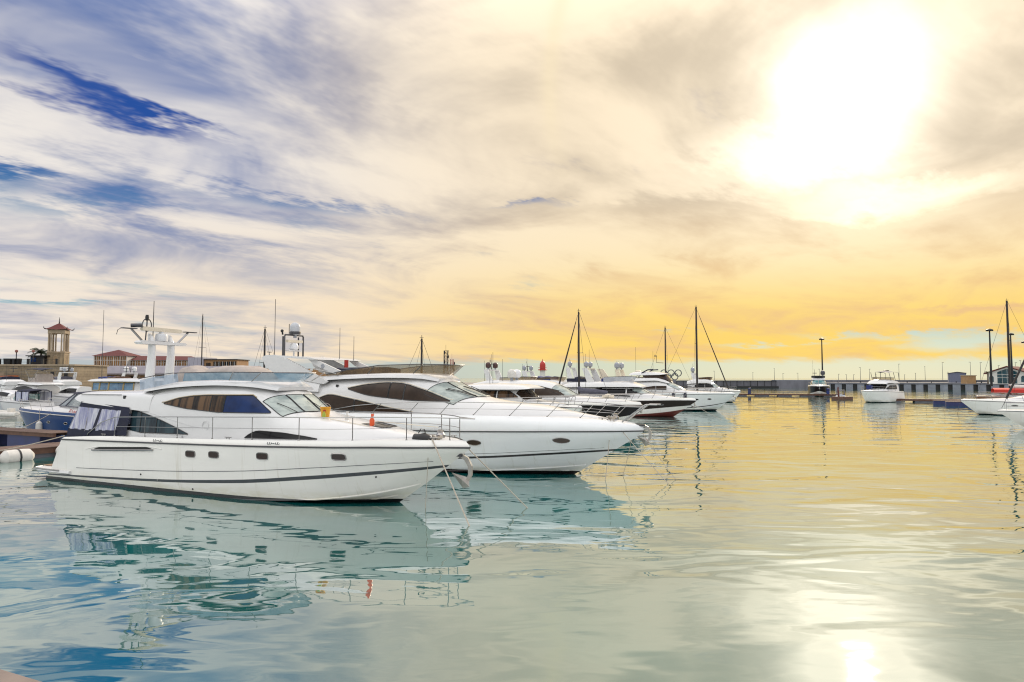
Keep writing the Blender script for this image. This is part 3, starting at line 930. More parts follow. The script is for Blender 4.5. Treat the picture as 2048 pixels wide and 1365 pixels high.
    MB().prism([(-1.15, 6.06), (-1.05, 5.98), (1.05, 5.98), (1.15, 6.04), (1.05, 6.10), (-1.05, 6.14)], 4.85, 5.35, 'yz').build('mast_wing', M_house, root)
    for sg in (-1, 1):
        o = tubes('mast_strut', [(5.05, sg * .85, 6.08), (5.05, sg * 1.42, 6.62)], .045, M_steel, root)
        MB().box(4.95, 5.15, min(sg * 1.2, sg * 1.85), max(sg * 1.2, sg * 1.85), 6.62, 6.66).build('strut_plate', M_alu, o)
    MB().lathe([(.26, 6.14), (.28, 6.3), (.24, 6.46), (.1, 6.5), (.1, 6.58)], (5.1, 0, 0), 16).build('radar_pedestal', M_dome, root)
    MB().prism([(-1.0, 6.66), (-.95, 6.58), (.95, 6.56), (1.0, 6.62), (.95, 6.72), (-.95, 6.76)], 5.02, 5.2, 'yz').build('radar_scanner', M_cream, root)
    tubes('mast_light_pole', [(5.05, -.75, 6.1), (4.95, -.62, 6.9), (4.95, -.62, 7.05)], .03, M_alu, root)
    MB().lathe([(.07, 7.05), (.085, 7.2), (.06, 7.3)], (4.95, -.62, 0), 10).build('mast_light', M_rubber, root)
    ring = [(4.95, -.62 + .22 * math.cos(q), 6.85 + .28 * math.sin(q)) for q in np.linspace(0, 2 * math.pi, 18)]
    tubes('light_hoop', ring, .025, M_alu, root)
    MB().tube([(4.9, -1.35, 6.78), (5.2, -1.0, 6.8)], .09, 10).build('searchlight', M_alu, root)
    for y0, z0, z1 in ((-.35, 6.3, 7.95), ):
        tubes('whip_aerial', [(5.0, y0, z0), (5.0, y0 + .01, z1)], [.022, .014], M_rubber, root)
    tubes('aerial_lead', [(5, -1.85, 6.64), (5, -2.0, 6.55), (5, -2.05, 6.35)], .012, M_rubber, root)
    # cockpit enclosure of navy canvas with clear curtains
    def quad(name, pts, m, y=None, n=6, wav=0.0):
        a, b, c, d = [np.array(p, float) for p in pts]
        P = []
        for i in range(n * 2 + 1):
            u = i / (n * 2); row = []
            for j in range(n + 1):
                v = j / n
                p = (a * (1 - u) + b * u) * (1 - v) + (d * (1 - u) + c * u) * v
                p = p + np.array([0, wav * math.sin(u * 19 + v * 2), 0])
                row.append(p)
            P.append(row)
        mb = MB().grid(P)
        return mb.build(name, m, root)
    for sg in (-1, 1):
        y = sg * 2.06
        yl = sg * 2.2
        quad('canvas_valance', [(2.75, y, 3.47), (6.0, y, 3.26), (6.0, y, 3.08), (2.62, y, 3.24)], M_navy)
        quad('clear_curtain', [(2.6, y, 3.24), (4.05, y, 3.17), (3.75, yl, 2.24), (2.15, yl, 2.28)], M_vinyl, wav=.022)
        quad('canvas_strip', [(4.05, y, 3.18), (4.2, y, 3.17), (3.92, yl, 2.24), (3.75, yl, 2.24)], M_navy)
        quad('clear_curtain', [(4.2, y, 3.17), (5.5, y, 3.12), (5.3, yl, 2.3), (3.92, yl, 2.24)], M_vinyl, wav=.022)
        quad('canvas_pillar', [(5.5, y, 3.2), (6.05, y, 3.2), (6.05, yl, 2.1), (5.3, yl, 2.1)], M_navy)
        quad('canvas_skirt', [(2.15, yl, 2.29), (5.4, yl, 2.29), (5.4, yl, 2.0), (1.95, yl, 1.86)], M_navy)
        tubes('awning_pole', [(3.3, y, 3.2), (3.3, yl, 2.2)], .02, M_steel, root)
    quad('aft_curtain', [(2.62, -2.06, 3.3), (2.62, 2.06, 3.3), (2.12, 2.2, 2.28), (2.12, -2.2, 2.28)], M_vinyl, n=8)
    quad('aft_skirt', [(2.12, -2.2, 2.29), (2.12, 2.2, 2.29), (1.95, 2.2, 1.84), (1.95, -2.2, 1.84)], M_navy)
    # coaming beside the saloon window
    for sg in (-1, 1):
        MB().prism([(4.6, 2.05), (4.6, 2.34), (5.2, 2.36), (6.0, 2.32), (6.8, 2.22), (9.2, 2.2), (9.2, 2.08)], sg * 2.0, sg * 2.08, 'xz').build('cockpit_coaming', M_house, root)
        q = H.side(10.4, 2.62, sg, .01)
        ring = [(q[0] + .17 * math.cos(t), q[1], q[2] + .2 * math.sin(t)) for t in np.linspace(0, 2*math.pi, 20)]
        tubes('filler_ring', ring, .012, M_house, root)
        # cursive name plates on the gunwale
        for x0, cnt in ((8.05, 5), (14.1, 6)):
            pts = []
            for k in range(cnt * 8):
                u = k / (cnt * 8 - 1)
                x = x0 + u * .55; a = u * cnt * 2 * math.pi
                b = h.on(x + .03 * math.cos(a), h.gun(x)[2] - .10 + .045 * math.sin(a) * (.6 + .4 * math.sin(u * 9)), sg, .012)
                pts.append(b)
            tubes('name_script', pts, .008, M_stripe, root, 4)
    # foredeck fittings
    tubes('deck_line', [H.top(x, -.45, .02) for x in np.linspace(15.3, 17.6, 8)], .012, M_cream, root)
    MB().grid([[H.top(x, y, .02) for y in np.linspace(-.35, .35, 6)] for x in np.linspace(17.0, 17.9, 6)]).build('deck_hatch', M_glass, root)
    for x in (19.9, ):
        MB().lathe([(.16, 0), (.17, .12), (.1, .2), (.13, .28), (.05, .3)], (x, 0.1, 2.36), 14).build('windlass', M_steel, root)
    for sg in (-1, 1):
        for x in (4.6, 12.0, 20.1):
            b = h.gun(x, sg, .12)
            MB().tube([b + np.array([-.16, 0, .07]), b + np.array([.16, 0, .07])], .02, 6).tube([b + np.array([-.06, 0, 0]), b + np.array([-.06, 0, .07])], .02, 6).tube([b + np.array([.06, 0, 0]), b + np.array([.06, 0, .07])], .02, 6).build('cleat', M_steel, root)
    rail(h, root, [5.39, 7.35, 9.28, 11.22, 13.25, 15.38, 17.5, 19.3, 20.55], [(5, .78), (9, .83), (14, .83), (20.6, .76)], start=3.5, bow=[(21.35, 0.0, 3.08)])
    anchor(root, (20.95, 0, 1.72), 1.25)
    MB().add([(19.55, -.05, .95), (20.2, -.05, 1.38), (19.8, -.34, 1.36), (19.2, -.36, .86), (19.55, .05, .95), (20.2, .05, 1.38), (19.8, .34, 1.36), (19.2, .36, .86)], [(0, 1, 2, 3), (4, 7, 6, 5), (0, 4, 5, 1), (1, 5, 6, 2), (3, 7, 4, 0)]).build('stem_guard', M_alu, root, None)
    return h, H

hA, HA = yacht_a()


# ================================================================== second yacht
B0 = (-14.96, 40.99, 0.0)
def yacht_b():
    root = empty('motor_yacht', B0, ANG, 'long white flybridge yacht with curved dark windows and black hull line, behind the nearest one', 'yacht', 'yachts moored in the main row')
    h = Hull([
        [(0, 0, -.9), (4.2, 0, -.9), (8.3, 0, -.9), (12.2, 0, -.85), (15, 0, -.7), (17.3, 0, -.45), (18.9, 0, -.22), (19.8, 0, -.08)],
        [(0, 2.3, -.05), (4.4, 2.4, -.05), (8.7, 2.4, -.03), (12.8, 2.25, .02), (15.9, 1.85, .15), (18.2, 1.2, .3), (19.8, .55, .42), (20.75, 0, .5)],
        [(.1, 2.4, .3), (4.6, 2.55, .4), (9, 2.58, .5), (13.2, 2.5, .68), (16.5, 2.2, .88), (19.2, 1.5, 1.08), (21.0, .7, 1.2), (21.95, 0, 1.25)],
        [(.3, 2.5, 1.9), (5, 2.65, 1.92), (9.5, 2.7, 1.95), (14, 2.65, 1.98), (17.5, 2.45, 2.06), (20.3, 1.75, 2.11), (22.2, .85, 2.12), (23.25, 0, 2.12)],
        [(.3, 2.44, 2.3), (5, 2.6, 2.32), (9.5, 2.64, 2.4), (14, 2.58, 2.42), (17.45, 2.37, 2.5), (20.2, 1.67, 2.5), (22.05, .79, 2.46), (23.2, 0, 2.34)],
        [(.3, 2.3, 2.6), (5, 2.42, 2.65), (9.5, 2.45, 2.7), (14, 2.38, 2.74), (17.3, 2.12, 2.75), (19.9, 1.45, 2.71), (21.7, .62, 2.6), (22.85, 0, 2.44)]])
    h.skin([(1.90, 2.02)]).build('hull', M_whiteB, root, 40)
    h.deck(.05, .02).build('deck', M_deck, root)
    for sg in (-1, 1):
        tubes('rub_rail', h.line(3.0, 0, 1, 0.01, sg=sg), 0.03, M_black, root)
        tubes('styling_line', h.line(2.14, 0.1, 0.97, 0.0, sg=sg), 0.01, M_stripe, root, 5)
        tubes('spray_rail', h.line(1.0, 0.4, 0.99, 0.01, sg=sg), 0.03, M_whiteB, root, 5)
        tubes('spray_rail', h.line(0.6, 0.62, 0.97, 0.01, sg=sg), 0.025, M_whiteB, root, 5)
    h.band(1.90, 2.02, 3).build('accent_stripe', M_black, root, 40)
    for x, z in ((12.2, 1.47), (15.93, 1.51), (19.95, 1.70)):
        porthole(h, x, z, 0.72, 0.25, root, pointed=True, mglass=mat('porthole_glass_b', (0.05, 0.03, 0.02), .05))
    st = [(3.6, 2.62, 4.2, 2.1, 1.95), (5.2, 2.64, 4.42, 2.14, 1.95), (7.0, 2.66, 4.56, 2.15, 1.92), (10.6, 2.7, 4.66, 2.1, 1.84), (12.3, 2.72, 4.66, 2.04, 1.74), (13.1, 2.72, 4.46, 2.0, 1.68), (13.7, 2.72, 4.18, 1.97, 1.63),
          (14.6, 2.72, 3.80, 1.94, 1.55), (15.4, 2.72, 3.52, 1.9, 1.5), (16.4, 2.72, 3.36, 1.82, 1.32), (18.3, 2.70, 3.20, 1.5, .95), (20.2, 2.67, 2.88, .95, .5), (21.6, 2.6, 2.66, .4, .2)]
    H = House(st, 4.0, 1.25, (10.8, 14.2))
    H.skin(64, 12).build('deckhouse', M_house, root, 40)
    def seg(tab, a, b, n=16):
        xs = [p[0] for p in tab]; zs = [p[1] for p in tab]
        return list(zip(np.linspace(a, b, n), pchip(xs, zs, np.linspace(a, b, n))))
    lo = [(8.07, 3.91), (9.5, 3.60), (11, 3.46), (12.1, 3.38), (14.1, 3.34)]
    up = [(8.07, 3.95), (9.3, 4.16), (10.6, 4.25), (11.3, 4.22), (12.5, 3.93), (13.4, 3.62), (14.1, 3.38)]
    H.window('side_window', seg(lo, 8.08, 10.65), seg(up, 8.08, 10.65), M_bronze, root, fr=.02)
    H.window('side_window', seg(lo, 10.7, 11.55, 8), seg(up, 10.7, 11.55, 8), M_bronze, root, fr=.02, nx=10)
    H.window('side_window', seg(lo, 11.6, 14.08), seg(up, 11.6, 14.08), M_bronze, root, fr=.02)
    lo2 = [(5.87, 3.21), (7.2, 2.84), (12.2, 2.76)]
    up2 = [(5.87, 3.25), (6.5, 3.50), (6.95, 3.60), (8.0, 3.46), (9.2, 3.27), (10.6, 3.02), (12.2, 2.78)]
    H.window('saloon_window', seg(lo2, 5.9, 8.6), seg(up2, 5.9, 8.6), M_bronze, root, fr=.02)
    H.window('saloon_window', seg(lo2, 8.65, 12.15), seg(up2, 8.65, 12.15), M_bronze, root, fr=.02)
    for sg in (-1, 1):
        tubes('window_trim', [H.side(x, z + .05, sg, .005) for x, z in seg(up, 8.0, 14.2, 30)], .02, M_cream, root)
        tubes('window_trim', [H.side(x, z + .05, sg, .005) for x, z in seg(up2, 5.85, 12.2, 30)], .018, M_cream, root)
        q = H.side(7.3, 4.02, sg, .0)
        MB().cbox(q[0], q[1], q[2], .14, .06, .12).build('side_light', M_rubber, root)
    for ya, yb in ((-.86, -.36), (-.33, .33), (.36, .86)):
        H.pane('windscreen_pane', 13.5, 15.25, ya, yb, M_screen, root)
    for yf in (-.42, .05, .5):
        for dd in (0, .05):
            a, b = H.top(15.2, yf + dd, .06), H.top(14.1, yf + dd - .22, .07)
            tubes('wiper', [a, (a + b) / 2 + np.array([0, 0, .03]), b], .018, M_rubber, root, 5)
    # flybridge with bronze wind screen
    F = House([(4.4, 4.1, 4.5, 1.86, 1.8), (7.0, 4.4, 4.66, 1.84, 1.74), (10.6, 4.5, 4.76, 1.76, 1.64), (12.4, 4.45, 4.7, 1.55, 1.45), (13.1, 4.3, 4.46, 1.1, 1.0)], 6)
    F.skin(26, 8).build('flybridge_coaming', M_house, root, 40)
    low = [(6.4, -1.78, 4.60), (8.2, -1.76, 4.68), (10.6, -1.7, 4.74), (12.1, -1.5, 4.72), (12.8, -.9, 4.64), (13.0, 0, 4.6)]
    top = [(6.5, -1.80, 4.68), (8.0, -1.84, 4.92), (10.0, -1.82, 5.14), (12.4, -1.62, 5.18), (13.4, -.98, 5.16), (13.7, 0, 5.14)]
    mir = lambda l: l + [(x, -y, z) for x, y, z in l[-2::-1]]
    s_ = MB().grid([list(p) for p in zip(mir(low), mir(top))]).build('flybridge_screen', M_smoke, root)
    tubes('screen_rail', mir(top), .022, M_alu, s_)
    for sg in (-1, 1):
        for a, b in (((9.2, 1.74, 4.7), (9.7, 1.84, 5.1)), ((11.9, 1.54, 4.72), (12.5, 1.62, 5.16))):
            tubes('screen_post', [(a[0], sg*a[1], a[2]), (b[0], sg*b[1], b[2])], .025, M_steel, s_)
        tubes('side_rail', [(4.2, sg*1.86, 4.9), (5.4, sg*1.86, 5.0), (6.2, sg*1.84, 4.9), (7.2, sg*1.82, 4.72)], .02, M_steel, root)
        # radar arch wing
        poly = [(2.0, 5.66), (2.3, 5.76), (2.95, 5.78), (3.7, 5.60), (4.9, 5.12), (6.75, 4.30), (6.5, 4.16), (5.2, 4.34), (3.6, 4.62), (2.7, 4.86), (2.25, 5.2)]
        MB().prism(poly, sg * 1.86, sg * 2.0).build('arch_wing', M_house, root)
        MB().prism([(5.0, 5.62), (5.65, 5.5), (7.4, 4.86), (7.1, 4.66), (5.6, 5.2)], sg * 1.62, sg * 1.74).build('arch_leg', M_house, root)
        MB().lathe([(.12, -.02), (.12, .03), (.06, .04)], (6.2, sg*1.74, 5.12), 14, 'y').build('arch_speaker', M_domed, root)
    MB().prism([(2.05, 5.68), (2.9, 5.76), (5.5, 5.58), (5.9, 5.48), (5.5, 5.48), (3.0, 5.64)], -1.9, 1.9).build('arch_roof', M_house, root)
    # overhang over the cockpit
    O = House([(-.1, 4.08, 4.2, 1.9, 1.85), (.6, 3.98, 4.4, 2.05, 1.95), (2.4, 3.9, 4.62, 2.12, 2.0), (4.5, 3.8, 4.55, 2.12, 1.98), (6.2, 3.75, 4.4, 2.1, 1.9)], 7)
    O.skin(22, 8).build('flybridge_overhang', M_house, root, 40)
    for sg in (-1, 1):
        MB().prism([(1.2, 2.6), (2.2, 2.6), (3.6, 3.95), (2.2, 3.95)], sg * 2.08, sg * 2.18).build('cockpit_wing', M_house, root)
    MB().box(3.3, 3.5, -1.9, 1.9, 2.6, 4.1).build('cockpit_bulkhead', M_bronze, root, None)
    # goal post frame with radar, dome and aerials
    for sg in (-1, 1):
        tubes('frame_post', [(2.45, sg * .75, 5.72), (2.45, sg * .75, 6.9), (2.45, sg * .68, 6.98)], .05, M_alu, root)
        tubes('frame_post', [(2.2, sg * .62, 5.72), (2.2, sg * .62, 6.9)], .045, M_alu, root)
    tubes('frame_bar', [(2.45, -.72, 6.98), (2.45, .72, 6.98)], .05, M_alu, root)
    MB().box(2.35, 2.55, -.55, .62, 6.55, 6.7).build('radar_scanner', M_cream, root)
    MB().lathe([(.2, 6.12), (.26, 6.2), (.26, 6.36), (.18, 6.5)], (2.45, 0, 0), 16).build('radar_pedestal', M_dome, root)
    MB().box(2.3, 2.6, -.5, .5, 6.04, 6.1).tube([(2.45, 0, 5.7), (2.45, 0, 6.1)], .05).build('radar_stand', M_house, root)
    d = dome((2.45, .08, 7.28), .30, root, m=mat('grey_white_radome', (.50, .52, .55), .35), tall=1.55)
    MB().lathe([(.305, -.24), (.315, -.12), (.305, -.08)], (2.45, .08, 7.28), 16).build('dome_band', M_alu, d)
    MB().tube([(2.3, -.75, 6.98), (2.3, -.78, 7.15)], .05).ball((2.3, -.8, 7.2), .09).build('horn', M_rubber, root)
    tubes('aerial', [(2.45, -.4, 7.0), (2.45, -.4, 7.62)], .02, M_rubber, root)
    for x, y, z0, z1, r in ((2.15, -1.2, 5.7, 9.0, .014), (5.1, .9, 5.55, 7.4, .012), (5.8, 1.3, 5.5, 6.9, .012)):
        tubes('whip_aerial', [(x, y, z0), (x, y, z1)], [r * 1.5, r], M_wire, root)
    MB().tube([(2.15, -1.6, 5.7), (2.15, -1.6, 5.95)], .02).cbox(2.15, -1.6, 5.93, .06, .3, .04).build('wind_sensor', M_alu, root)
    P = [[(x, y, z) for y, z in ((-1.2, 4.7), (-1.15, 5.0 + .03 * math.sin(x * 5)), (0, 5.08), (1.15, 5.0), (1.2, 4.7))] for x in np.linspace(6.6, 9.2, 12)]
    mb = MB().grid(P); mb.add(P[0], [(0, 1, 2, 3, 4)]); mb.add(P[-1], [(0, 1, 2, 3, 4)]); mb.build('sunbed_cover', M_navy, root)
    MB().tube([(6.1, .3, 4.8), (6.1, .3, 5.5)], .12, 10).build('liferaft_canister', M_red, root)
    # rails
    rail(h, root, [9.9, 12.1, 13.9, 15.7, 17.5, 19.2, 20.6, 21.7], [(6, .25), (9.9, .52), (13, .60), (17.6, .60), (20.8, .60), (22, .62)], lean=.62, start=7.0, bow=[(23.3, -.45, 3.2)], inset=.15)
    for sg in (-1, 1):
        tubes('pulpit', [(22.35, sg*.32, 2.52), (23.35, sg*.32, 3.26), (23.45, sg*.32, 3.31), (23.95, sg*.3, 3.31)], .035, M_steel, root)
        for x in (8.5, 21.5):
            b = h.gun(x, sg, .14)
            MB().tube([b + np.array([-.18, 0, .07]), b + np.array([.18, 0, .07])], .025, 6).tube([b, b + np.array([0, 0, .07])], .03, 6).build('cleat', M_steel, root)
    anchor(root, (23.35, 0, 2.3), 1.0)
    MB().lathe([(.16, 0), (.17, .12), (.1, .2), (.13, .28), (.05, .3)], (21.9, 0.1, 2.58), 14).build('windlass', M_steel, root)
    # bathing platform
    MB().prism([(-1.2, -1.8), (-.9, -2.3), (.3, -2.45), (.3, 2.45), (-.9, 2.3), (-1.2, 1.8)], .36, .5, 'xy').build('bathing_platform', M_house, root)
    return h, H

hB, HB = yacht_b()

# ================================================================== other motor yachts
def interp_tab(tab, a, b, n=14):
    xs = [p[0] for p in tab]; zs = [p[1] for p in tab]
    return [(x, float(np.interp(x, xs, zs))) for x in np.linspace(a, b, n)]


def cruiser(label, group, loc, ang, sx, sy, sz, hull, name='motor_yacht', cat='yacht', gun=0.24, strips=(), house=None, n=4.5, bend=0.6, bx=(8, 12), wins=(), screen=None,
            over=(), fly=None, flyglass=None, rails=None, ports=(), hm=None, rubm=None, anch=None, platform=True):
    root = empty(name, loc, ang, label, cat, group)
    hm = hm or M_house
    h = Hull(scaled(A_LEVELS, sx, sy, sz, gun), 40)
    h.skin([(va, vb) for _, va, vb, _ in strips], nv=10).build('hull', hull, root, 40)
    h.deck().build('deck', M_deck, root)
    for sg in (-1, 1):
        tubes('rub_rail', h.line(3.0, 0, 1, 0.012, sg=sg, n=30), 0.035, rubm or M_rub, root, 5)
    for nme, va, vb, m in strips:
        h.band(va, vb).build(nme, m, root, 40)
    for (x, z, ww, hh) in ports:
        porthole(h, x, z, ww, hh, root, pointed=True)
    if platform:
        MB().prism([(-.6*sx, -1.8*sy), (-.4*sx, -2.1*sy), (.9*sx, -2.2*sy), (.9*sx, 2.2*sy), (-.4*sx, 2.1*sy), (-.6*sx, 1.8*sy)], .3, .42, 'xy').build('bathing_platform', hm, root)
    H = None
    if house:
        H = House(house, n, bend, bx)
        H.skin(40, 9).build('deckhouse', hm, root, 40)
        for (lo, up, a, b, m) in wins:
            H.window('side_window', interp_tab(lo, a, b), interp_tab(up, a, b), m, root, off=.02, fr=.022, nx=14, nz=3)
        if screen:
            for ya, yb in screen[2]:
                H.pane('windscreen_pane', screen[0], screen[1], ya, yb, screen[3], root, off=.025, n=6)
    for st, nn in over:
        House(st, nn).skin(22, 7).build('roof_overhang', hm, root, 40)
    if fly:
        House(fly, 6).skin(20, 7).build('flybridge_coaming', hm, root, 40)
    if flyglass:
        low, top, m = flyglass
        mir = lambda l: l + [(x, -y, z) for x, y, z in l[-2::-1]]
        s_ = MB().grid([list(p) for p in zip(mir(low), mir(top))]).build('flybridge_screen', m, root)
        tubes('screen_rail', mir(top), .025, M_alu, s_, 5)
    if rails:
        xs, hh, lean = rails
        rail(h, root, xs, hh, lean=lean, r=.022, single=False)
    if anch:
        anchor(root, anch, .9)
    return root, h, H


def whip(root, x, y, z0, z1, r=.015):
    tubes('whip_aerial', [(x, y, z0), (x, y, z1)], [r * 1.4, r], M_wire, root, 4)


def sat_arch(root, x, z0, z1, hw, rake, domes=(), m=M_house, thick=.16, width=.7, bar=True, md=M_dome, rd=.34, tm=None):
    """radar arch: two raked fins and a cross bar carrying domes"""
    for sg in (-1, 1):
        MB().prism([(x, z0), (x + width, z0), (x + width * .7 - rake, z1), (x - rake, z1)], sg * hw, sg * (hw - thick)).build('arch_fin', m, root)
    if bar:
        MB().box(x - rake, x - rake + width * .7, -hw + .02, hw - .02, z1 - .12, z1 + .02).build('arch_bar', tm or m, root)
    for y in domes:
        dome((x - rake + width * .35, y, z1 + rd * 1.55), rd, root, m=md)


def radar_mast(root, x, y, z0, h_=1.2, bar=1.0):
    MB().tube([(x, y, z0), (x - .1, y, z0 + h_)], [.06, .03], 6).box(x - .1, x + .06, y - bar / 2, y + bar / 2, z0 + h_ * .55, z0 + h_ * .62).tube([(x - .1, y - .12, z0 + h_), (x - .1, y - .12, z0 + h_ + .25)], .02, 4).build('radar_mast', M_alu, root)


# --- small pilot-house cruiser behind the second yacht
MG_brownhull = mat('dark_brown_hull_paint', (0.024, 0.018, 0.014), 0.3, var=0.2, spec=.2)
MG_blackhull = mat('black_hull_paint', (0.012, 0.011, 0.012), 0.3, var=0.2, spec=.2)
MG_redboot = mat('red_antifouling', (0.16, 0.03, 0.022), 0.6, var=0.3)
rC, hC, HC = cruiser('white pilot house cruiser with rounded cream hardtop and square cabin windows', 'yachts moored in the main row', (-9.27, 58.3, 0), ANG, .766, .86, 1.08, M_white,
    gun=.15, house=[(5.6, 2.2, 3.62, 1.7, 1.55), (8, 2.2, 3.66, 1.7, 1.5), (10.6, 2.25, 3.66, 1.65, 1.42), (11.5, 2.3, 3.64, 1.6, 1.35), (12.6, 2.35, 2.86, 1.55, 1.3), (13.5, 2.38, 2.72, 1.3, 1.0), (15.2, 2.42, 2.5, .6, .4)],
    n=6, bend=.5, bx=(9.5, 12), wins=[([(8.3, 2.95), (11.6, 2.98)], [(8.3, 3.5), (11.0, 3.5), (11.6, 3.1)], 8.35, 9.7, M_brownwin), ([(8.3, 2.95), (11.9, 2.98)], [(8.3, 3.5), (10.8, 3.5), (11.6, 3.02)], 9.85, 11.5, M_brownwin)],
    screen=(11.7, 12.5, [(-.85, -.3), (-.27, .27), (.3, .85)], M_bronze),
    over=[([(6.6, 3.62, 3.72, 1.7, 1.6), (7.0, 3.6, 3.98, 1.85, 1.7), (9.6, 3.6, 4.06, 1.85, 1.7), (11.8, 3.62, 3.96, 1.75, 1.55), (12.5, 3.66, 3.74, 1.5, 1.4)], 4)],
    rails=([6, 7.5, 9, 10.5, 12, 13.2, 14.3, 15.3], .62, 0.1), anch=(15.9, 0, 2.3))
MB().tube([(12.8, -.9, 2.95), (13.0, -.9, 3.1)], .05).box(12.9, 13.2, -1.0, -.7, 2.9, 3.05).build('deck_winch', M_alu, rC)
whip(rC, 8, 1.2, 4, 6.6); whip(rC, 9, -1.2, 4, 5.9)

# --- black hulled hardtop sports yacht
rD, hD, HD = cruiser('black hulled sports yacht with sweeping white hardtop and dark windows', 'yachts moored in the main row', (-4.46, 69.06, 0), ANG, .846, .92, .98, M_white,
    gun=.28, strips=[('dark_hull_band', 1.55, 2.98, MG_blackhull)],
    house=[(4.0, 2.0, 4.12, 1.75, 1.5), (6.0, 2.05, 4.28, 1.8, 1.45), (7.6, 2.1, 4.3, 1.8, 1.42), (9.2, 2.14, 4.1, 1.78, 1.38), (10.6, 2.18, 3.55, 1.74, 1.32), (12.0, 2.22, 2.88, 1.7, 1.3), (13.2, 2.26, 2.76, 1.5, 1.1), (15.2, 2.3, 2.6, 1.1, .8), (17.2, 2.33, 2.38, .3, .2)],
    n=4, bend=.9, bx=(8, 11.5), wins=[([(4.3, 2.75), (11.8, 2.86)], [(4.3, 3.75), (7.2, 3.86), (8.6, 3.72), (10.2, 3.36), (11.8, 2.9)], 4.4, 8.0, M_glass), ([(4.3, 2.75), (11.8, 2.86)], [(4.3, 3.75), (7.2, 3.86), (8.6, 3.72), (10.2, 3.36), (11.8, 2.9)], 8.1, 11.7, M_bronze)],
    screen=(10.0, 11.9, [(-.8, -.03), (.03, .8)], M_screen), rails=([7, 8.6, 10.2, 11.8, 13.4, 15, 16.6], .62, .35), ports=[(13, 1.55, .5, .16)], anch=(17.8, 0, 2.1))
for y in (-.55, .6):
    dome((5.2, y, 4.86), .42, rD, m=M_fender if y < 0 else M_dome, tall=1.15)
MB().tube([(14.2, .1, 2.75), (14.7, .05, 2.85), (15.3, 0, 2.78)], [.12, .2, .12], 8).build('deck_tackle', M_cream, rD)
whip(rD, 4.6, -1.3, 4.2, 6.3)

# --- brown hulled flybridge yacht with red bottom
rE, hE, HE = cruiser('flybridge yacht with dark brown hull band, red bottom and cream radar arch', 'yachts moored in the main row', (3.99, 86.73, 0), ANG, .90, .96, .90, M_white,
    gun=.26, strips=[('dark_hull_band', 2.0, 2.98, MG_brownhull), ('red_bottom', 0.02, 1.32, MG_redboot)],
    house=[(3.4, 1.75, 3.42, 1.85, 1.72), (7, 1.82, 3.5, 1.9, 1.72), (10.8, 1.9, 3.52, 1.88, 1.66), (12.2, 1.92, 3.42, 1.85, 1.6), (13.0, 1.94, 3.12, 1.82, 1.5), (13.9, 1.96, 2.68, 1.78, 1.45), (15.2, 2.0, 2.48, 1.45, 1.05), (17.2, 2.05, 2.22, .8, .5), (18.2, 2.06, 2.1, .3, .2)],
    n=5, bend=1.0, bx=(9.5, 13), wins=[([(6.9, 2.98), (8.0, 2.66), (10, 2.56), (13.3, 2.72)], [(6.9, 3.02), (7.8, 3.25), (8.6, 3.36), (12.3, 3.36), (13.3, 2.78)], 6.95, 11.2, M_glass), ([(6.9, 2.98), (8.0, 2.66), (10, 2.56), (13.3, 2.72)], [(6.9, 3.02), (8.6, 3.36), (12.2, 3.36), (13.3, 2.78)], 11.4, 13.2, M_glass),
        ([(7.2, 2.42), (12, 2.3)], [(7.2, 2.48), (8, 2.54), (12, 2.4)], 7.3, 11.8, M_glass)],
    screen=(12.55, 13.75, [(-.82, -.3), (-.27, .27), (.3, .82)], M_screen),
    over=[([(2.8, 3.38, 3.46, 1.85, 1.8), (3.5, 3.36, 3.72, 1.98, 1.86), (4.4, 3.36, 4.0, 2.0, 1.84), (8, 3.4, 4.06, 1.98, 1.8), (11.2, 3.42, 4.06, 1.9, 1.7), (12.3, 3.44, 3.78, 1.75, 1.5), (13.0, 3.42, 3.48, 1.45, 1.3)], 5)],
    flyglass=([(8.4, -1.5, 4.02), (10.6, -1.48, 4.06), (11.4, -1.1, 4.04), (11.7, 0, 4.02)], [(8.5, -1.55, 4.58), (10.9, -1.52, 4.66), (11.8, -1.15, 4.66), (12.1, 0, 4.64)], mat('pale_screen', (.50, .52, .56), .1, alpha=.85)),
    rails=([8, 9.6, 11.2, 12.8, 14.4, 16, 17.4], .6, .4), ports=[(15.4, 1.42, .6, .17)], anch=(18.7, 0, 1.75))
sat_arch(rE, 6.36, 4.0, 5.65, 1.5, .62, domes=(-.85, .55), m=M_house, width=.95, md=M_domed, rd=.3, tm=M_cream)
MB().prism([(7.4, 4.02), (8.6, 4.02), (7.5, 5.55), (6.7, 5.62)], 1.3, 1.36).build('arch_inner_panel', M_cream, rE)
MB().box(3.7, 6.2, -1.3, 1.2, 4.0, 4.42).build('tender_cover', M_navy, rE)
P = [[(x, y, 4.0 + zz * (.9 + .1 * math.sin(x * 6))) for y, zz in ((-1, 0), (-.9, .45), (0, .62), (.9, .45), (1, 0))] for x in np.linspace(8.0, 9.2, 7)]
MB().grid(P).add(P[0], [(0, 1, 2, 3, 4)]).add(P[-1], [(0, 1, 2, 3, 4)]).build('seat_cover', M_blue, rE)
whip(rE, 6, .4, 5.7, 8.0); whip(rE, 6, -.9, 5.7, 7.4)

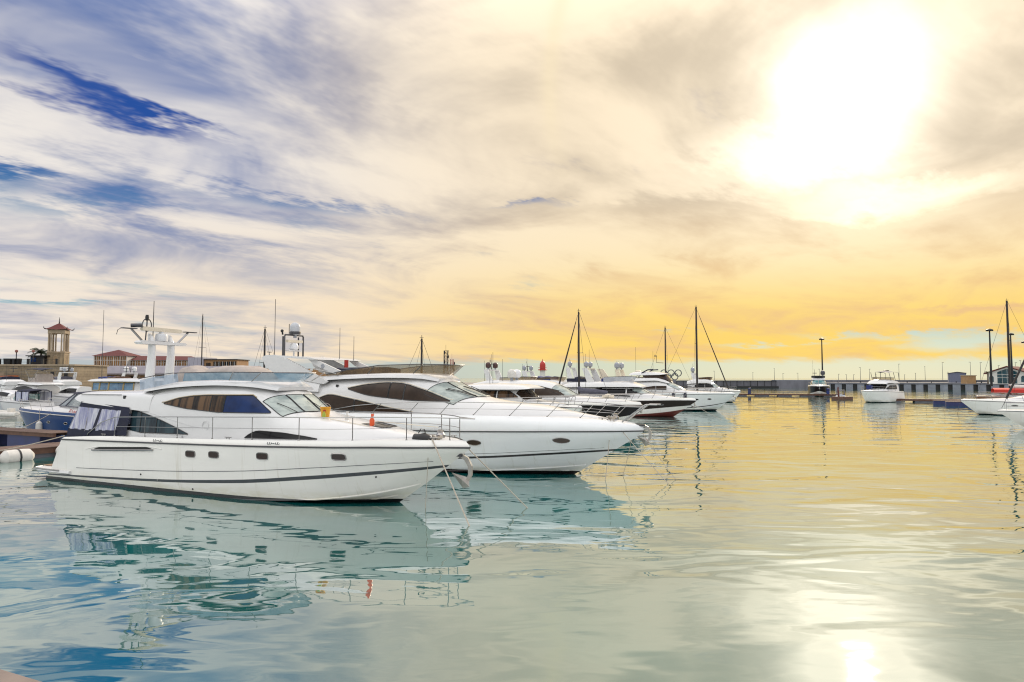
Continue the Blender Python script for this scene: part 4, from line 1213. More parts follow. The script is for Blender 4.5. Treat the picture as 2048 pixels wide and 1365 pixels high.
# --- white flybridge yacht at the end of the row
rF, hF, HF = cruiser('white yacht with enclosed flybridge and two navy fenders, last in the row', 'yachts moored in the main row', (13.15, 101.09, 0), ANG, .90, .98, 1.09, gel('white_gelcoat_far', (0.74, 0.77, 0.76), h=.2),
    gun=.2, strips=[('accent_stripe', 1.3, 1.42, M_black)],
    house=[(2.5, 2.2, 3.9, 1.9, 1.75), (5, 2.2, 4.12, 1.95, 1.75), (8.6, 2.28, 4.2, 1.92, 1.7), (10.2, 2.32, 3.86, 1.88, 1.62), (11.4, 2.36, 3.4, 1.84, 1.52), (12.6, 2.4, 2.8, 1.78, 1.4), (14.2, 2.44, 2.66, 1.4, 1.0), (16.4, 2.46, 2.56, .9, .6), (18, 2.47, 2.5, .3, .2)],
    n=4.5, bend=.9, bx=(9, 12), wins=[([(6.3, 2.88), (10.2, 2.84)], [(6.3, 2.92), (7.4, 3.2), (8.4, 3.34), (10.2, 3.36)], 6.4, 8.6, M_bronze), ([(6.3, 2.88), (10.2, 2.84)], [(6.3, 2.92), (7.4, 3.2), (8.4, 3.34), (10.2, 3.36)], 8.7, 10.1, M_bronze)],
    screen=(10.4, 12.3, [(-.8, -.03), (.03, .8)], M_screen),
    over=[([(4.6, 4.9, 4.96, 1.4, 1.35), (5.0, 4.86, 5.28, 1.5, 1.4), (6.6, 4.86, 5.4, 1.52, 1.36), (9.0, 4.9, 5.28, 1.46, 1.3), (9.9, 5.0, 5.08, 1.3, 1.2)], 4)],
    fly=[(3.6, 3.9, 4.42, 1.8, 1.74), (6, 4.0, 4.5, 1.8, 1.7), (8.6, 4.1, 4.52, 1.72, 1.6), (9.6, 3.9, 4.3, 1.6, 1.45), (10.4, 3.7, 3.86, 1.4, 1.3)],
    flyglass=([(7.0, -1.5, 4.46), (9.6, -1.42, 4.34), (10.4, -.9, 4.0), (10.6, 0, 3.95)], [(6.6, -1.38, 4.9), (9.0, -1.34, 4.94), (9.6, -.85, 5.02), (9.7, 0, 5.02)], M_bronze),
    rails=([6.5, 8, 9.6, 11.2, 12.8, 14.4, 16, 17.4], .62, .2), ports=[(14.2, 1.55, .65, .22), (15.9, 1.62, .5, .2)], anch=(18.9, 0, 1.95), rubm=M_stripe)
for sg in (-1, 1):
    tubes('roof_hand_rail', [(6.0, sg*1.3, 4.6), (6.6, sg*1.36, 5.2), (7.4, sg*1.36, 5.62), (8.2, sg*1.36, 5.66)], .09, M_navy, rF)
    for x in (5.2, 6.4):
        tubes('roof_post', [(x - .4, sg*1.66, 4.5), (x, sg*1.42, 4.95)], .04, M_steel, rF)
MB().lathe([(.4, 0), (.42, .12), (.3, .2)], (5.6, 0, 5.35), 12).build('radar_dome', M_cream, rF)
whip(rF, 5, 1, 5.3, 9); whip(rF, 7.5, 1.2, 5.3, 8.4)

# --- hidden hulls behind the row: flybridges and arches show above the decks
def far_yacht(label, px_xy, ang=ANG, s=.8, domes=(-.7, .7), md=M_dome, cover=None, hullm=M_white, arch_h=1.3, fm=None, rd=.34, mast=True, group='yachts showing behind the main row', archm=None, gl=M_glass, cx=None):
    r, h, H = cruiser(label, group, (px_xy[0], px_xy[1], 0), ang, s, .9, .95, hullm, gun=.2,
        house=[(2.6*s, 1.9, 3.5, 1.75, 1.6), (6*s, 1.95, 3.7, 1.8, 1.55), (10*s, 2.0, 3.7, 1.78, 1.5), (12*s, 2.05, 3.4, 1.74, 1.4), (13.8*s, 2.1, 2.75, 1.65, 1.25), (16*s, 2.14, 2.55, 1.2, .8), (19.4*s, 2.2, 2.26, .3, .2)],
        n=4.5, bend=.9, bx=(10*s, 13*s), wins=[([(5*s, 2.7), (13*s, 2.7)], [(5*s, 3.1), (7*s, 3.35), (10.5*s, 3.35), (13*s, 2.8)], 5.2*s, 8.8*s, gl), ([(5*s, 2.7), (13*s, 2.7)], [(5*s, 3.1), (7*s, 3.35), (10.5*s, 3.35), (13*s, 2.8)], 9*s, 12.8*s, gl)],
        screen=(12.1*s, 13.6*s, [(-.8, -.03), (.03, .8)], M_screen),
        fly=[(2.4*s, 3.3, 3.9, 1.8, 1.7), (5*s, 3.45, 4.25, 1.78, 1.66), (9*s, 3.55, 4.3, 1.7, 1.58), (11.2*s, 3.4, 3.95, 1.4, 1.25)],
        flyglass=([(6.5*s, -1.5, 4.2), (9.4*s, -1.42, 4.2), (10.4*s, -.9, 4.05), (10.6*s, 0, 4.0)], [(6.6*s, -1.55, 4.5), (9.8*s, -1.46, 4.62), (10.9*s, -.95, 4.6), (11.1*s, 0, 4.6)], fm or M_smoke),
        rails=([x * s for x in (9, 11, 13, 15, 17, 19)], .6, .2))
    if domes is not None:
        sat_arch(r, 4.4*s, 4.1, 4.1 + arch_h, 1.35, .35, domes=domes, m=archm or M_house, width=.8, md=md, rd=rd)
    if mast:
        radar_mast(r, 4.3*s, 0, 4.1 + arch_h, 1.1, 1.1)
    if cover:
        xx = cx or (5.6*s, 9.2*s)
        P = [[(x, y, 4.15 + zz * (1 + .12 * math.sin(x * 5 + y))) for y, zz in ((-1.5, 0), (-1.35, .45), (0, .55), (1.35, .45), (1.5, 0))] for x in np.linspace(xx[0], xx[1], 14)]
        MB().grid(P).add(P[0], [(0, 1, 2, 3, 4)]).add(P[-1], [(0, 1, 2, 3, 4)]).build('flybridge_cover', cover, r)
    whip(r, 3.5*s, 1.2, 4, 7.2); whip(r, 4*s, -1.2, 4, 6.4)
    return r

far_yacht('white flybridge yacht with two dark round domes on its arch, beyond the second yacht', (-5.4, 78.5), s=.8, md=M_darkdome, rd=.3, domes=(-.8, .9))
far_yacht('white flybridge yacht under a purple blue cover with two small domes', (-1.0, 96.0), s=.82, md=M_domed, rd=.28, domes=(-1.1, 1.1), cover=M_blue)
far_yacht('tall flybridge yacht with single dome mast behind the leaning furled sail', (5.4, 104.0), s=.88, md=M_domed, rd=.34, domes=(-.4,), arch_h=1.9, cover=M_navy)
far_yacht('flybridge yacht with cream arch and two grey domes behind the brown hulled yacht', (13.6, 112.0), s=.95, md=M_domed, rd=.42, domes=(-1.2, 1.2), archm=M_cream, arch_h=1.7)
far_yacht('flybridge yacht with single dome mast beside the ring sculpture', (32.4, 130.0), s=.5, md=M_domed, rd=.38, domes=(-.9,), fm=M_brownwin)

# --- left side: boats on the other side of the pontoon
BACK = ANG + 180
MG_blue = gel('blue_hull_paint', (0.016, 0.052, 0.16), boot=(.02, .02, .03), h=.1, coat=0.0)
rL, hL, HL = cruiser('blue hulled cruiser with white deck and red name lettering, bow towards the left', 'boats on the far side of the pontoon', berth(-11.5, 10.4), BACK, .615, .80, .98, MG_blue, name='cabin_cruiser', cat='boat', gun=.2,
    house=[(1.6, 1.9, 2.2, 1.6, 1.5), (3.5, 1.9, 2.46, 1.58, 1.4), (6, 1.95, 2.5, 1.5, 1.25), (8, 2.0, 2.42, 1.2, .9), (10.2, 2.08, 2.26, .7, .5), (11.6, 2.1, 2.16, .3, .2)], n=4, bend=.3, bx=(5, 9),
    rails=([6.2, 7.6, 9.0, 10.4, 11.6], .62, .3), ports=[(4.5, 1.32, .4, .16), (6.5, 1.36, .4, .16), (7.7, 1.37, .4, .16)], rubm=M_fender, anch=None)
text_mesh('Rhaps', .62, M_red, rL, 'name_lettering', lambda u, v: (5.0 - u * .85, float(HL.side(5.0 - u * .85, 2.02 + v * .62, 1, .02)[1]), 2.02 + v * .62))
for m_, off in ((M_glass, 0.0),):
    low = [(3.4, 1.46, 2.42), (5.6, 1.34, 2.48), (7.0, .95, 2.46), (7.5, 0, 2.46)]
    top = [(3.2, 1.30, 3.46), (4.4, 1.18, 3.44), (5.3, .85, 3.38), (5.6, 0, 3.36)]
    mir = lambda l: l + [(x, -y, z) for x, y, z in l[-2::-1]]
    s_ = MB().grid([list(p) for p in zip(mir(low), mir(top))]).build('wraparound_windscreen', mat('clear_screen', (.30, .36, .38), .04, spec=.7, alpha=.6, var=.3), rL)
    for i, (a, b) in enumerate(zip(mir(low), mir(top))):
        if i in (1, 2, 4, 5):
            tubes('screen_pillar', [a, b], .045, M_greycan, s_, 5)
    tubes('screen_top_rail', mir(top), .07, M_greycan, s_)
    tubes('screen_base_rail', mir(low), .03, M_greycan, s_)
MB().prism([(1.0, 3.3), (1.2, 3.42), (3.0, 3.56), (4.6, 3.48), (5.4, 3.40), (4.4, 3.38), (2.8, 3.42), (1.3, 3.28)], -1.28, 1.28).build('hardtop', M_greycan, rL)
for sg in (-1, 1):
    tubes('hardtop_arch', [(3.3, sg*1.45, 2.4), (2.6, sg*1.4, 3.0), (1.8, sg*1.3, 3.4)], .08, M_greycan, rL)

rQ, hQ, HQ = cruiser('white yacht with upper row of large blue windows under a flat roof', 'boats on the far side of the pontoon', berth(-11.5, 17.0), BACK, .83, .95, 1.0, M_white, gun=.2,
    house=[(3.5, 2.0, 3.36, 1.85, 1.7), (8, 2.0, 3.45, 1.85, 1.7), (13, 2.1, 3.4, 1.75, 1.6), (14.6, 2.2, 2.7, 1.5, 1.3), (16.6, 2.3, 2.4, .6, .4)], n=5, bend=.6, bx=(10, 14),
    wins=[([(4.5, 2.5), (12, 2.5)], [(4.5, 3.1), (12, 3.1)], 4.6, 8.0, M_glass), ([(4.5, 2.5), (12, 2.5)], [(4.5, 3.1), (12, 3.1)], 8.2, 11.8, M_glass)],
    over=[([(5.4, 4.2, 4.26, 1.9, 1.85), (5.8, 4.18, 4.40, 2.0, 1.9), (9, 4.2, 4.46, 2.0, 1.9), (12.6, 4.2, 4.42, 1.9, 1.8), (13.2, 4.24, 4.30, 1.7, 1.6)], 5)], rails=([8, 10, 12, 14, 16], .6, 0))
up = House([(6.0, 3.3, 4.25, 1.72, 1.66), (12.6, 3.3, 4.25, 1.70, 1.62)], 9)
up.skin(8, 6).build('upper_saloon', M_house, rQ)
for a, b in ((7.2, 8.4), (8.5, 10.3), (10.4, 11.5), (11.6, 12.5)):
    up.window('upper_window', [(a, 3.46), (b, 3.46)], [(a, 4.12), (b, 4.12)], mat('sky_blue_glass', (0.03, 0.10, 0.20), .04, spec=.8, col2=(0.10, 0.24, 0.38), scale=1.0), rQ, nx=5, nz=3, frame=mat('gold_frame', (0.45, 0.34, 0.16), .35, .5), fr=.05, off=.03)
for y in (-.8, .5):
    dome((4.6, y, 4.1), .3, rQ)
whip(rQ, 11.6, 1.5, 4.4, 10.2, .02)

# canopied runabout, white hardtop cruiser and small hardtop boat further left
def small_open(label, loc, ang, s, canvas, hullm=M_white, group='small boats moored on the left', inner=M_vinyl):
    r, h, H = cruiser(label, group, loc, ang, s, .62, .72, hullm, name='sports_boat', cat='boat', gun=.18,
        house=[(9*s, 1.5, 1.85, 1.2, 1.1), (12*s, 1.52, 1.95, 1.15, 1.0), (15*s, 1.56, 1.86, .9, .7), (19*s, 1.6, 1.66, .3, .2)], n=4, bend=.3, bx=(10*s, 16*s), rails=([x*s for x in (11, 13.5, 16, 18.5, 20)], .5, .15))
    L_ = s * 21
    low = [(8.2*s, 1.3, 1.7), (10.4*s, 1.25, 1.8), (12.2*s, .9, 1.9), (12.8*s, 0, 1.92)]
    top = [(8.0*s, 1.2, 2.5), (9.6*s, 1.1, 2.48), (10.8*s, .8, 2.46), (11.2*s, 0, 2.46)]
    mir = lambda l: l + [(x, -y, z) for x, y, z in l[-2::-1]]
    s_ = MB().grid([list(p) for p in zip(mir(low), mir(top))]).build('windscreen', mat('teal_screen', (.10, .34, .33), .05, spec=.7, alpha=.8, var=.3), r)
    tubes('screen_top_rail', mir(top), .04, M_alu, s_, 5)
    # canopy on hoops
    P = []
    for x, z in ((3.0*s, 2.95), (4.5*s, 3.1), (7*s, 3.14), (9.2*s, 2.95), (10.4*s, 2.55)):
        P.append([(x, -1.3, z - .28), (x, -1.15, z - .08), (x, 0, z), (x, 1.15, z - .08), (x, 1.3, z - .28)])
    MB().grid(P).build('canopy', canvas, r, 60)
    for sg in (-1, 1):
        for a, b, mm in ((3.0, 6.2, inner), (6.5, 9.0, inner)):
            MB().grid([[(x*s, sg*1.33, 1.62), (x*s, sg*1.31, 2.75)] for x in np.linspace(a, b, 4)]).build('side_curtain', mm, r)
        for x in (2.9, 6.35, 9.2):
            tubes('canopy_hoop', [(x*s, sg*1.35, 1.6), (x*s, sg*1.33, 2.8)], .06, canvas, r, 5)
    return r, h

small_open('grey and white runabout with navy canopy and clear side curtains', (-57.8, 85.0, 0), BACK, .45, M_navy, gel('grey_white_gelcoat_shaded_foot', (0.55, 0.55, 0.56), h=.35, boot=(.012, .012, .02)))  # high dark boot paints in the shadow low on this hull
rM, hM, HM = cruiser('white hardtop cruiser with navy bimini above its flybridge at the left edge', 'small boats moored on the left', (-65.5, 98.0, 0), BACK, .62, .85, 1.05, M_white, name='cabin_cruiser', cat='boat', gun=.2,
    house=[(1.5, 2.1, 3.4, 1.75, 1.6), (4, 2.1, 3.7, 1.75, 1.5), (7, 2.15, 3.6, 1.7, 1.4), (9, 2.2, 2.9, 1.5, 1.2), (11.5, 2.25, 2.5, .7, .5), (12.6, 2.28, 2.34, .3, .2)], n=4, bend=.7, bx=(6, 9),
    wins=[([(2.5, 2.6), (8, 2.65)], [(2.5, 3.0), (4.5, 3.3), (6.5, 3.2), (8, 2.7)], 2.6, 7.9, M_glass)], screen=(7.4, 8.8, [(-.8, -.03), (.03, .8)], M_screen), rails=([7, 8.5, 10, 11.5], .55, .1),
    over=[([(0.1, 3.5, 3.56, 1.6, 1.55), (.6, 3.44, 3.78, 1.8, 1.65), (3, 3.5, 3.95, 1.75, 1.55), (6, 3.6, 3.9, 1.6, 1.35), (7.2, 3.5, 3.58, 1.3, 1.2)], 4)])
P = [[(x, y, 5.75 + .22 * math.sin((x - 1) / 4.4 * math.pi) - .1 * y * y) for y in (-1.4, -.7, 0, .7, 1.4)] for x in np.linspace(1.2, 5.6, 8)]
MB().grid(P).build('bimini_top', M_navy, rM)
for sg in (-1, 1):
    for x in (1.8, 4.8):
        tubes('bimini_pole', [(x, sg*1.35, 5.6), (3.2, sg*1.5, 4.0)], .03, M_steel, rM)
MB().box(2.6, 4.4, -1.2, 1.2, 3.9, 4.5).prism([(2.4, 3.9), (2.4, 5.0), (2.7, 5.1), (3.0, 4.4), (3.0, 3.9)], -1.1, 1.1).build('flybridge_seat', M_cover, rM)

rO, hO, HO = cruiser('small grey hardtop boat with dark curved windows beside the navy canopied runabout', 'small boats moored on the left', (-60.0, 97.0, 0), BACK, .46, .66, .95, gel('grey_gelcoat', (0.5, 0.5, 0.52), h=.2), name='cabin_cruiser', cat='boat', gun=.18,
    house=[(.8, 1.9, 3.25, 1.3, 1.1), (3, 1.9, 3.3, 1.3, 1.05), (5, 1.95, 2.9, 1.2, .9), (6.4, 2.0, 2.3, 1.0, .8), (9.4, 2.05, 2.1, .2, .1)], n=4, bend=.5, bx=(3, 6),
    wins=[([(.9, 2.3), (5.6, 2.35)], [(.9, 2.95), (3, 3.0), (5.6, 2.5)], 1.0, 3.0, M_glass), ([(.9, 2.3), (5.6, 2.35)], [(.9, 2.95), (3, 3.0), (5.6, 2.5)], 3.1, 5.5, M_glass)])
far_yacht('white yacht with white domes and royal blue cover before the low quay building', (-66.0, 122.0), ang=BACK + 6, s=.66, domes=(-.8, .9), cover=M_blue, rd=.4, group='small boats moored on the left', cx=(4.4, 9.0))
far_yacht('white yacht with cluster of white domes before the red shop door', (-58.0, 128.0), ang=BACK + 4, s=.55, domes=(-.7, .7), rd=.42, group='small boats moored on the left')

small_open('small boat with royal blue canopy half hidden behind the blue hulled cruiser', (-50.5, 92.0, 0), BACK, .42, M_blue)
far_yacht('white yacht with dark windows moored close below the stone terrace wall', (-80.0, 124.0), ang=BACK + 3, s=.6, domes=None, mast=False, group='small boats moored on the left')
far_yacht('flybridge yacht with navy cover moored before the orange laid up boat', (-80.5, 112.0), ang=BACK, s=.5, domes=None, cover=M_navy, group='small boats moored on the left', gl=M_glass)
far_yacht('yacht with grey flybridge cover and two grey domes below the stone tower', (-72.0, 113.0), ang=BACK + 2, s=.5, domes=(-.6, .6), md=M_domed, rd=.28, cover=M_greycan, group='small boats moored on the left', hullm=gel('navy_hull_paint', (.02, .025, .05), coat=0.0))
far_yacht('yacht with brown flybridge cover to the right of the grey covered one', (-63.0, 114.0), ang=BACK + 1, s=.48, domes=None, cover=M_wood, group='small boats moored on the left')
cruiser('low grey motor boat at the left edge with only its cabin in view', 'small boats moored on the left', (-63.0, 88.5, 0), BACK, .45, .7, .8, gel('mid_grey_gelcoat', (0.38, 0.40, 0.44), h=.2), name='cabin_cruiser', cat='boat', gun=.2,
    house=[(1, 1.7, 2.5, 1.3, 1.15), (3.5, 1.7, 2.9, 1.3, 1.1), (5.5, 1.75, 2.5, 1.2, .95), (7, 1.8, 2.0, .9, .7), (9, 1.85, 1.9, .2, .1)], n=4, bend=.5, bx=(3, 6), wins=[([(1.5, 2.1), (5.5, 2.15)], [(1.5, 2.5), (3.5, 2.7), (5.5, 2.3)], 1.6, 5.4, M_glass)])

# inflatable tender with outboard
def rib(label, loc, ang, L_=4.2, tubem=None, canopy=False, group=None):
    r = empty('inflatable_boat', loc, ang, label, 'boat', group)
    tm = tubem or mat('grey_hypalon', (.42, .42, .45), .5, var=.15)
    pts = [(0, -.75, .45), (L_*.6, -.75, .48), (L_*.85, -.5, .6), (L_, 0, .72), (L_*.85, .5, .6), (L_*.6, .75, .48), (0, .75, .45)]
    MB().tube(pts, .24, 10).build('air_tube', tm, r)
    MB().prism([(-.1, .4), (L_*.8, .4), (L_*.7, .05), (0, -.1)], -.6, .6).build('floor', M_fender, r)
    MB().cbox(L_*.4, 0, .4, .5, .6, .7).build('console', M_fender, r)
    MB().lathe([(.1, .1), (.12, .5), (.2, .62), (.22, 1.0), (.14, 1.12)], (-.3, 0, 0), 10).build('outboard_motor', M_rubber, r)
    if canopy:
        for sg in (-1, 1):
            tubes('canopy_frame', [(.2, sg*.8, .6), (.3, sg*.75, 1.75), (L_*.6, sg*.7, 1.8), (L_*.8, sg*.6, .8)], .05, M_greycan, r)
        MB().box(.2, L_*.62, -.78, .78, 1.76, 1.84).build('canopy', M_greycan, r)
    return r
rib('grey inflatable tender lying beside the navy canopied runabout', (-52.6, 79.5, 0), BACK, 5.4, group='small boats moored on the left')
rib('white inflatable boat with black outboard motor at the left edge', (-54.2, 76.0, 0), BACK + 8, 4.6, M_fender, group='small boats moored on the left')
rib('small inflatable boat with grey canopy tied up between the two outer yachts', (72.0, 150.0, 0), -115, 6.0, mat('pale_hypalon', (.5, .55, .62), .5), canopy=True)

# --- boats on the right
cruiser('black and white sports yacht facing the camera behind the outer pontoon', 'boats on the outer pontoons', (80.5, 180.0, 0), -113, .80, 1.02, 1.15, M_white, gun=.3, strips=[('dark_hull_band', 1.5, 2.95, MG_blackhull)],
    house=[(3, 2.3, 3.9, 1.9, 1.7), (7, 2.4, 4.1, 1.9, 1.65), (9, 2.45, 4.0, 1.85, 1.55), (11.2, 2.5, 3.0, 1.8, 1.4), (14, 2.6, 2.9, 1.2, .9), (16.4, 2.65, 2.72, .3, .2)], n=4.5, bend=.7, bx=(7, 11),
    wins=[([(3.5, 2.9), (10, 2.9)], [(3.5, 3.5), (8, 3.5), (10, 3.0)], 3.6, 9.8, M_glass)], screen=(9.3, 11.0, [(-.85, -.03), (.03, .85)], mat('teal_glass', (.10, .24, .25), .05, spec=.7)), fly=[(4, 3.9, 4.5, 1.7, 1.6), (8, 4.0, 4.6, 1.65, 1.5), (9.4, 3.9, 4.3, 1.4, 1.2)],
    flyglass=([(5, -1.6, 4.5), (8.0, -1.5, 4.5), (9.0, -.9, 4.35), (9.2, 0, 4.3)], [(5, -1.62, 4.9), (8.4, -1.5, 5.0), (9.4, -.9, 5.0), (9.6, 0, 5.0)], M_rubber), rails=([9, 11, 13, 15, 16.6], .6, .1), anch=(16.8, 0, 2.4))
rG = [o for o in C.objects if o.get('label', '').startswith('black and white sports yacht')][0]
dome((4.5, 1.1, 5.7), .55, rG, m=M_alu); radar_mast(rG, 4.5, -.8, 4.4, 2.2, 1.0)
whip(rG, 4.2, -1.2, 4.4, 9)

rH, hH, HH = cruiser('white sport fishing boat with bimini flybridge, lying off the outer pontoon', 'boats on the outer pontoons', (73.2, 131.2, 0), -140, .58, .95, .98, M_white, name='fishing_boat', cat='boat', gun=.15,
    house=[(2.2, 1.9, 3.5, 1.8, 1.6), (4, 1.9, 3.6, 1.8, 1.6), (6.4, 1.95, 3.6, 1.75, 1.55), (7.0, 2.0, 3.4, 1.7, 1.5), (7.8, 2.05, 2.5, 1.6, 1.4), (9.2, 2.1, 2.35, 1.1, .9), (11.6, 2.15, 2.2, .3, .2)], n=6, bend=.4, bx=(5, 7.5),
    wins=[([(3, 2.4), (7.4, 2.4)], [(3, 3.1), (6, 3.1), (7.4, 2.5)], 3.1, 4.9, M_glass), ([(3, 2.4), (7.4, 2.4)], [(3, 3.1), (6, 3.1), (7.4, 2.5)], 5.1, 7.2, M_glass)], screen=(7.05, 7.75, [(-.85, -.3), (-.27, .27), (.3, .85)], M_glass),
    over=[([(1.8, 3.5, 3.6, 1.75, 1.7), (2.4, 3.46, 3.9, 1.9, 1.75), (5, 3.5, 4.25, 1.9, 1.65), (6.8, 3.55, 4.1, 1.85, 1.6), (7.9, 3.35, 3.45, 1.7, 1.6)], 4)],
    flyglass=([(4, -1.6, 4.0), (5.6, -1.5, 4.1), (6.2, -.9, 4.1), (6.4, 0, 4.1)], [(4, -1.62, 4.5), (5.8, -1.5, 4.6), (6.5, -.9, 4.6), (6.6, 0, 4.6)], M_smoke), rails=([5, 6.5, 8, 9.4, 10.6, 11.6], .65, .1))
P = [[(x, y, 5.6 + .15 * math.sin((x - 1.5) / 5 * math.pi) - .06 * y * y) for y in (-1.7, -.8, 0, .8, 1.7)] for x in np.linspace(1.5, 6.5, 8)]
MB().grid(P).build('bimini_top', M_greycan, rH)
for sg in (-1, 1):
    for x in (1.9, 4.2, 6.2):
        tubes('bimini_pole', [(x, sg*1.6, 5.5), (x - .2 if x < 4 else x - .8, sg*1.65, 3.9)], .045, M_alu, rH)
MB().lathe([(.45, 0), (.5, .12), (.35, .2)], (3.2, 0, 5.75), 12).build('radar_dome', M_alu, rH)
MB().cbox(8.3, -1.0, 2.3, .9, .8, .8).build('deck_box', M_blue, rH)

rI, hI, HI = cruiser('low white sports cruiser with bow towards the left at the right edge', 'boats on the outer pontoons', (67.8, 79.0, 0), BACK, .64, .82, .80, M_white, name='sports_boat', cat='boat', gun=.18,
    house=[(1.5, 1.6, 2.3, 1.6, 1.4), (4, 1.62, 2.7, 1.6, 1.3), (6.5, 1.66, 2.5, 1.5, 1.2), (8.5, 1.7, 2.1, 1.2, .9), (12.6, 1.76, 1.86, .3, .2)], n=4, bend=.5, bx=(5, 8), rails=([6, 7.5, 9, 10.5, 12], .6, .15), ports=[(8.4, 1.2, .7, .16)],
    screen=(5.0, 7.0, [(-.85, -.03), (.03, .85)], M_screen))
tubes('anchor_chain', [(13.3, 0, 1.7), (13.7, 0, 1.2), (13.9, 0, 0)], .02, M_wire, rI)


# ================================================================== sailing boats
def sailboat(label, loc, ang, s, mast_h, group=None, furl=True, boomcover=None, hood=None, name='sailing_boat', cat='sailboat', mr=.11, furlm=None, hullm=None, spread=True, furl_x=None):
    r = empty(name, loc, ang, label, cat, group)
    h = Hull(scaled(A_LEVELS, s, .72, .72, .12), 34)
    h.skin(nv=9).build('hull', hullm or M_white, r, 40)
    h.deck().build('deck', M_deck, r)
    for sg in (-1, 1):
        tubes('rub_rail', h.line(3.0, 0, 1, 0.012, sg=sg, n=26), 0.03, M_stripe, r, 5)
    L_ = 21.1 * s; mx = L_ * .56
    H = House([(L_*.28, 1.5, 1.85, 1.15, 1.0), (L_*.45, 1.52, 1.95, 1.1, .95), (L_*.62, 1.56, 1.9, .9, .7), (L_*.8, 1.62, 1.68, .4, .3)], 5)
    H.skin(20, 6).build('coach_roof', M_house, r)
    H.window('cabin_window', [(L_*.33, 1.66), (L_*.56, 1.68)], [(L_*.33, 1.8), (L_*.56, 1.8)], M_glass, r, nx=8, nz=2)
    tubes('mast', [(mx, 0, 1.5), (mx, 0, mast_h * .6), (mx, 0, mast_h)], [mr, mr, mr * .8], M_mast, r, 8)
    tubes('boom', [(mx, 0, 2.9), (L_*.12, 0, 2.9)], .08, M_mast, r)
    if boomcover:
        MB().tube([(mx + .1, 0, 3.5), (mx - .3, 0, 3.1), (L_*.3, 0, 3.02), (L_*.12, 0, 2.98)], [.16, .26, .22, .12], 8, squash=1.3).build('sail_cover', boomcover, r)
    if hood:
        P = [[(x, y * (1.2 if j else 1.2), 1.8 + z) for j, (y, z) in enumerate(((-1, 0), (-.9, .7 * k), (0, .95 * k), (.9, .7 * k), (1, 0)))] for x, k in ((L_*.2, .8), (L_*.26, 1.0), (L_*.33, .9), (L_*.38, .25))]
        MB().grid(P).build('spray_hood', hood, r, 60)
    fx = L_ - .3 if furl_x is None else furl_x
    tubes('forestay', [(fx, 0, 1.75), (mx + .12, 0, mast_h * .97)], .02 if furl else .018, M_wire, r, 4)
    if furl:
        a = np.array([fx, 0, 1.75]); b = np.array([mx + .12, 0, mast_h * .97])
        tubes('furled_sail', [a + (b - a) * .06, a + (b - a) * .5, a + (b - a) * .93], [.10, .085, .04], furlm or M_mast, r, 7)
    tubes('backstay', [(.3, 0, 1.4), (mx - .1, 0, mast_h * .99)], .016, M_wire, r, 4)
    for sg in (-1, 1):
        hp = h.gun(mx - .3, sg, .05)
        zz = mast_h * .62
        if spread:
            tubes('spreader', [(mx, 0, zz), (mx - .15, sg * .85, zz + .05)], .03, M_mast, r, 5)
            tubes('shroud', [hp, (mx - .15, sg * .85, zz + .05), (mx, 0, mast_h * .96)], .014, M_wire, r, 4)
        else:
            tubes('shroud', [hp, (mx, 0, mast_h * .96)], .014, M_wire, r, 4)
    tubes('masthead_light', [(mx, 0, mast_h), (mx, 0, mast_h + .35)], .03, M_wire, r, 5)
    MB().tube([(mx - .25, 0, mast_h + .12), (mx + .2, 0, mast_h + .12)], .02, 4).build('wind_vane', M_wire, r)
    rail(h, r, [x * L_ for x in (.1, .25, .4, .55, .7, .85, .96)], .62, r=.016, single=False)
    return r, h

def at_mast(px_xy, ang, s):
    """origin of a sailing boat whose mast stands at the given place"""
    mx = 21.1 * s * .56
    return (px_xy[0] - math.cos(R(ang)) * mx, px_xy[1] - math.sin(R(ang)) * mx, 0)

sailboat('sailing boat with grey furled foresail leaning to the left of its mast', at_mast((7.1, 72.5), BACK, .34), BACK, .34, 11.5, boomcover=M_greycan, furlm=M_mast)
r3, h3 = sailboat('sailing boat with grey spray hood and tallest mast beyond the row of yachts', at_mast((31.4, 116.0), ANG, .62), ANG, .62, 16.6, boomcover=None, hood=M_greycan, mr=.17)
r2, h2 = sailboat('sailing boat with wind generator and dark bare mast beside the ring sculpture', at_mast((28.1, 125.0), BACK, .5), BACK, .5, 13.7, furl=False, mr=.14)
MB().tube([(6.3, 0, 7.2), (7.6, 0, 7.3), (7.6, 0, 8.4)], .05, 5).tube([(7.5, 0, 8.5), (8.0, 0, 8.5)], .1, 6).add([(7.9, -.6, 8.2), (7.95, .1, 8.6), (7.9, .6, 9.2), (7.95, -.1, 8.5)], [(0, 1, 2, 3)]).build('wind_generator', M_wire, r2)
rK, hK = sailboat('wooden sailing boat with bright red canvas awning near the right edge', at_mast((77.9, 107.0), BACK, .5), BACK, .5, 16.6, boomcover=M_fender, mr=.17, furl=False, hullm=gel('varnished_hull', (.25, .13, .06), boot=(.5, .5, .5), h=.35))
P = [[(x, y, 1.9 + z) for y, z in ((-1.3, .2), (-1.2, .75), (0, 1.0), (1.2, .75), (1.3, .2))] for x in np.linspace(2.0, 8.2, 8)]
MB().grid(P).build('awning', mat('red_canvas', (.55, .035, .02), .8, var=.25, bump=.3), rK, 60)
rJ, hJ = sailboat('white sailing boat with furled sail running up out of the right edge', (57.5, 55.2, 0), BACK, .72, 17, boomcover=M_navy, furlm=M_mast)
sailboat('sailing boat with thin dark mast in front of the tan rooftop terrace', at_mast((-60, 132.0), BACK, .42), BACK, .42, 16.6, furl=False, boomcover=M_blue)
sailboat('sailing boat with short mast behind the second yacht radar arch', at_mast((-27.2, 75.0), BACK, .36), BACK, .36, 9.9, furl=False, boomcover=M_greycan)
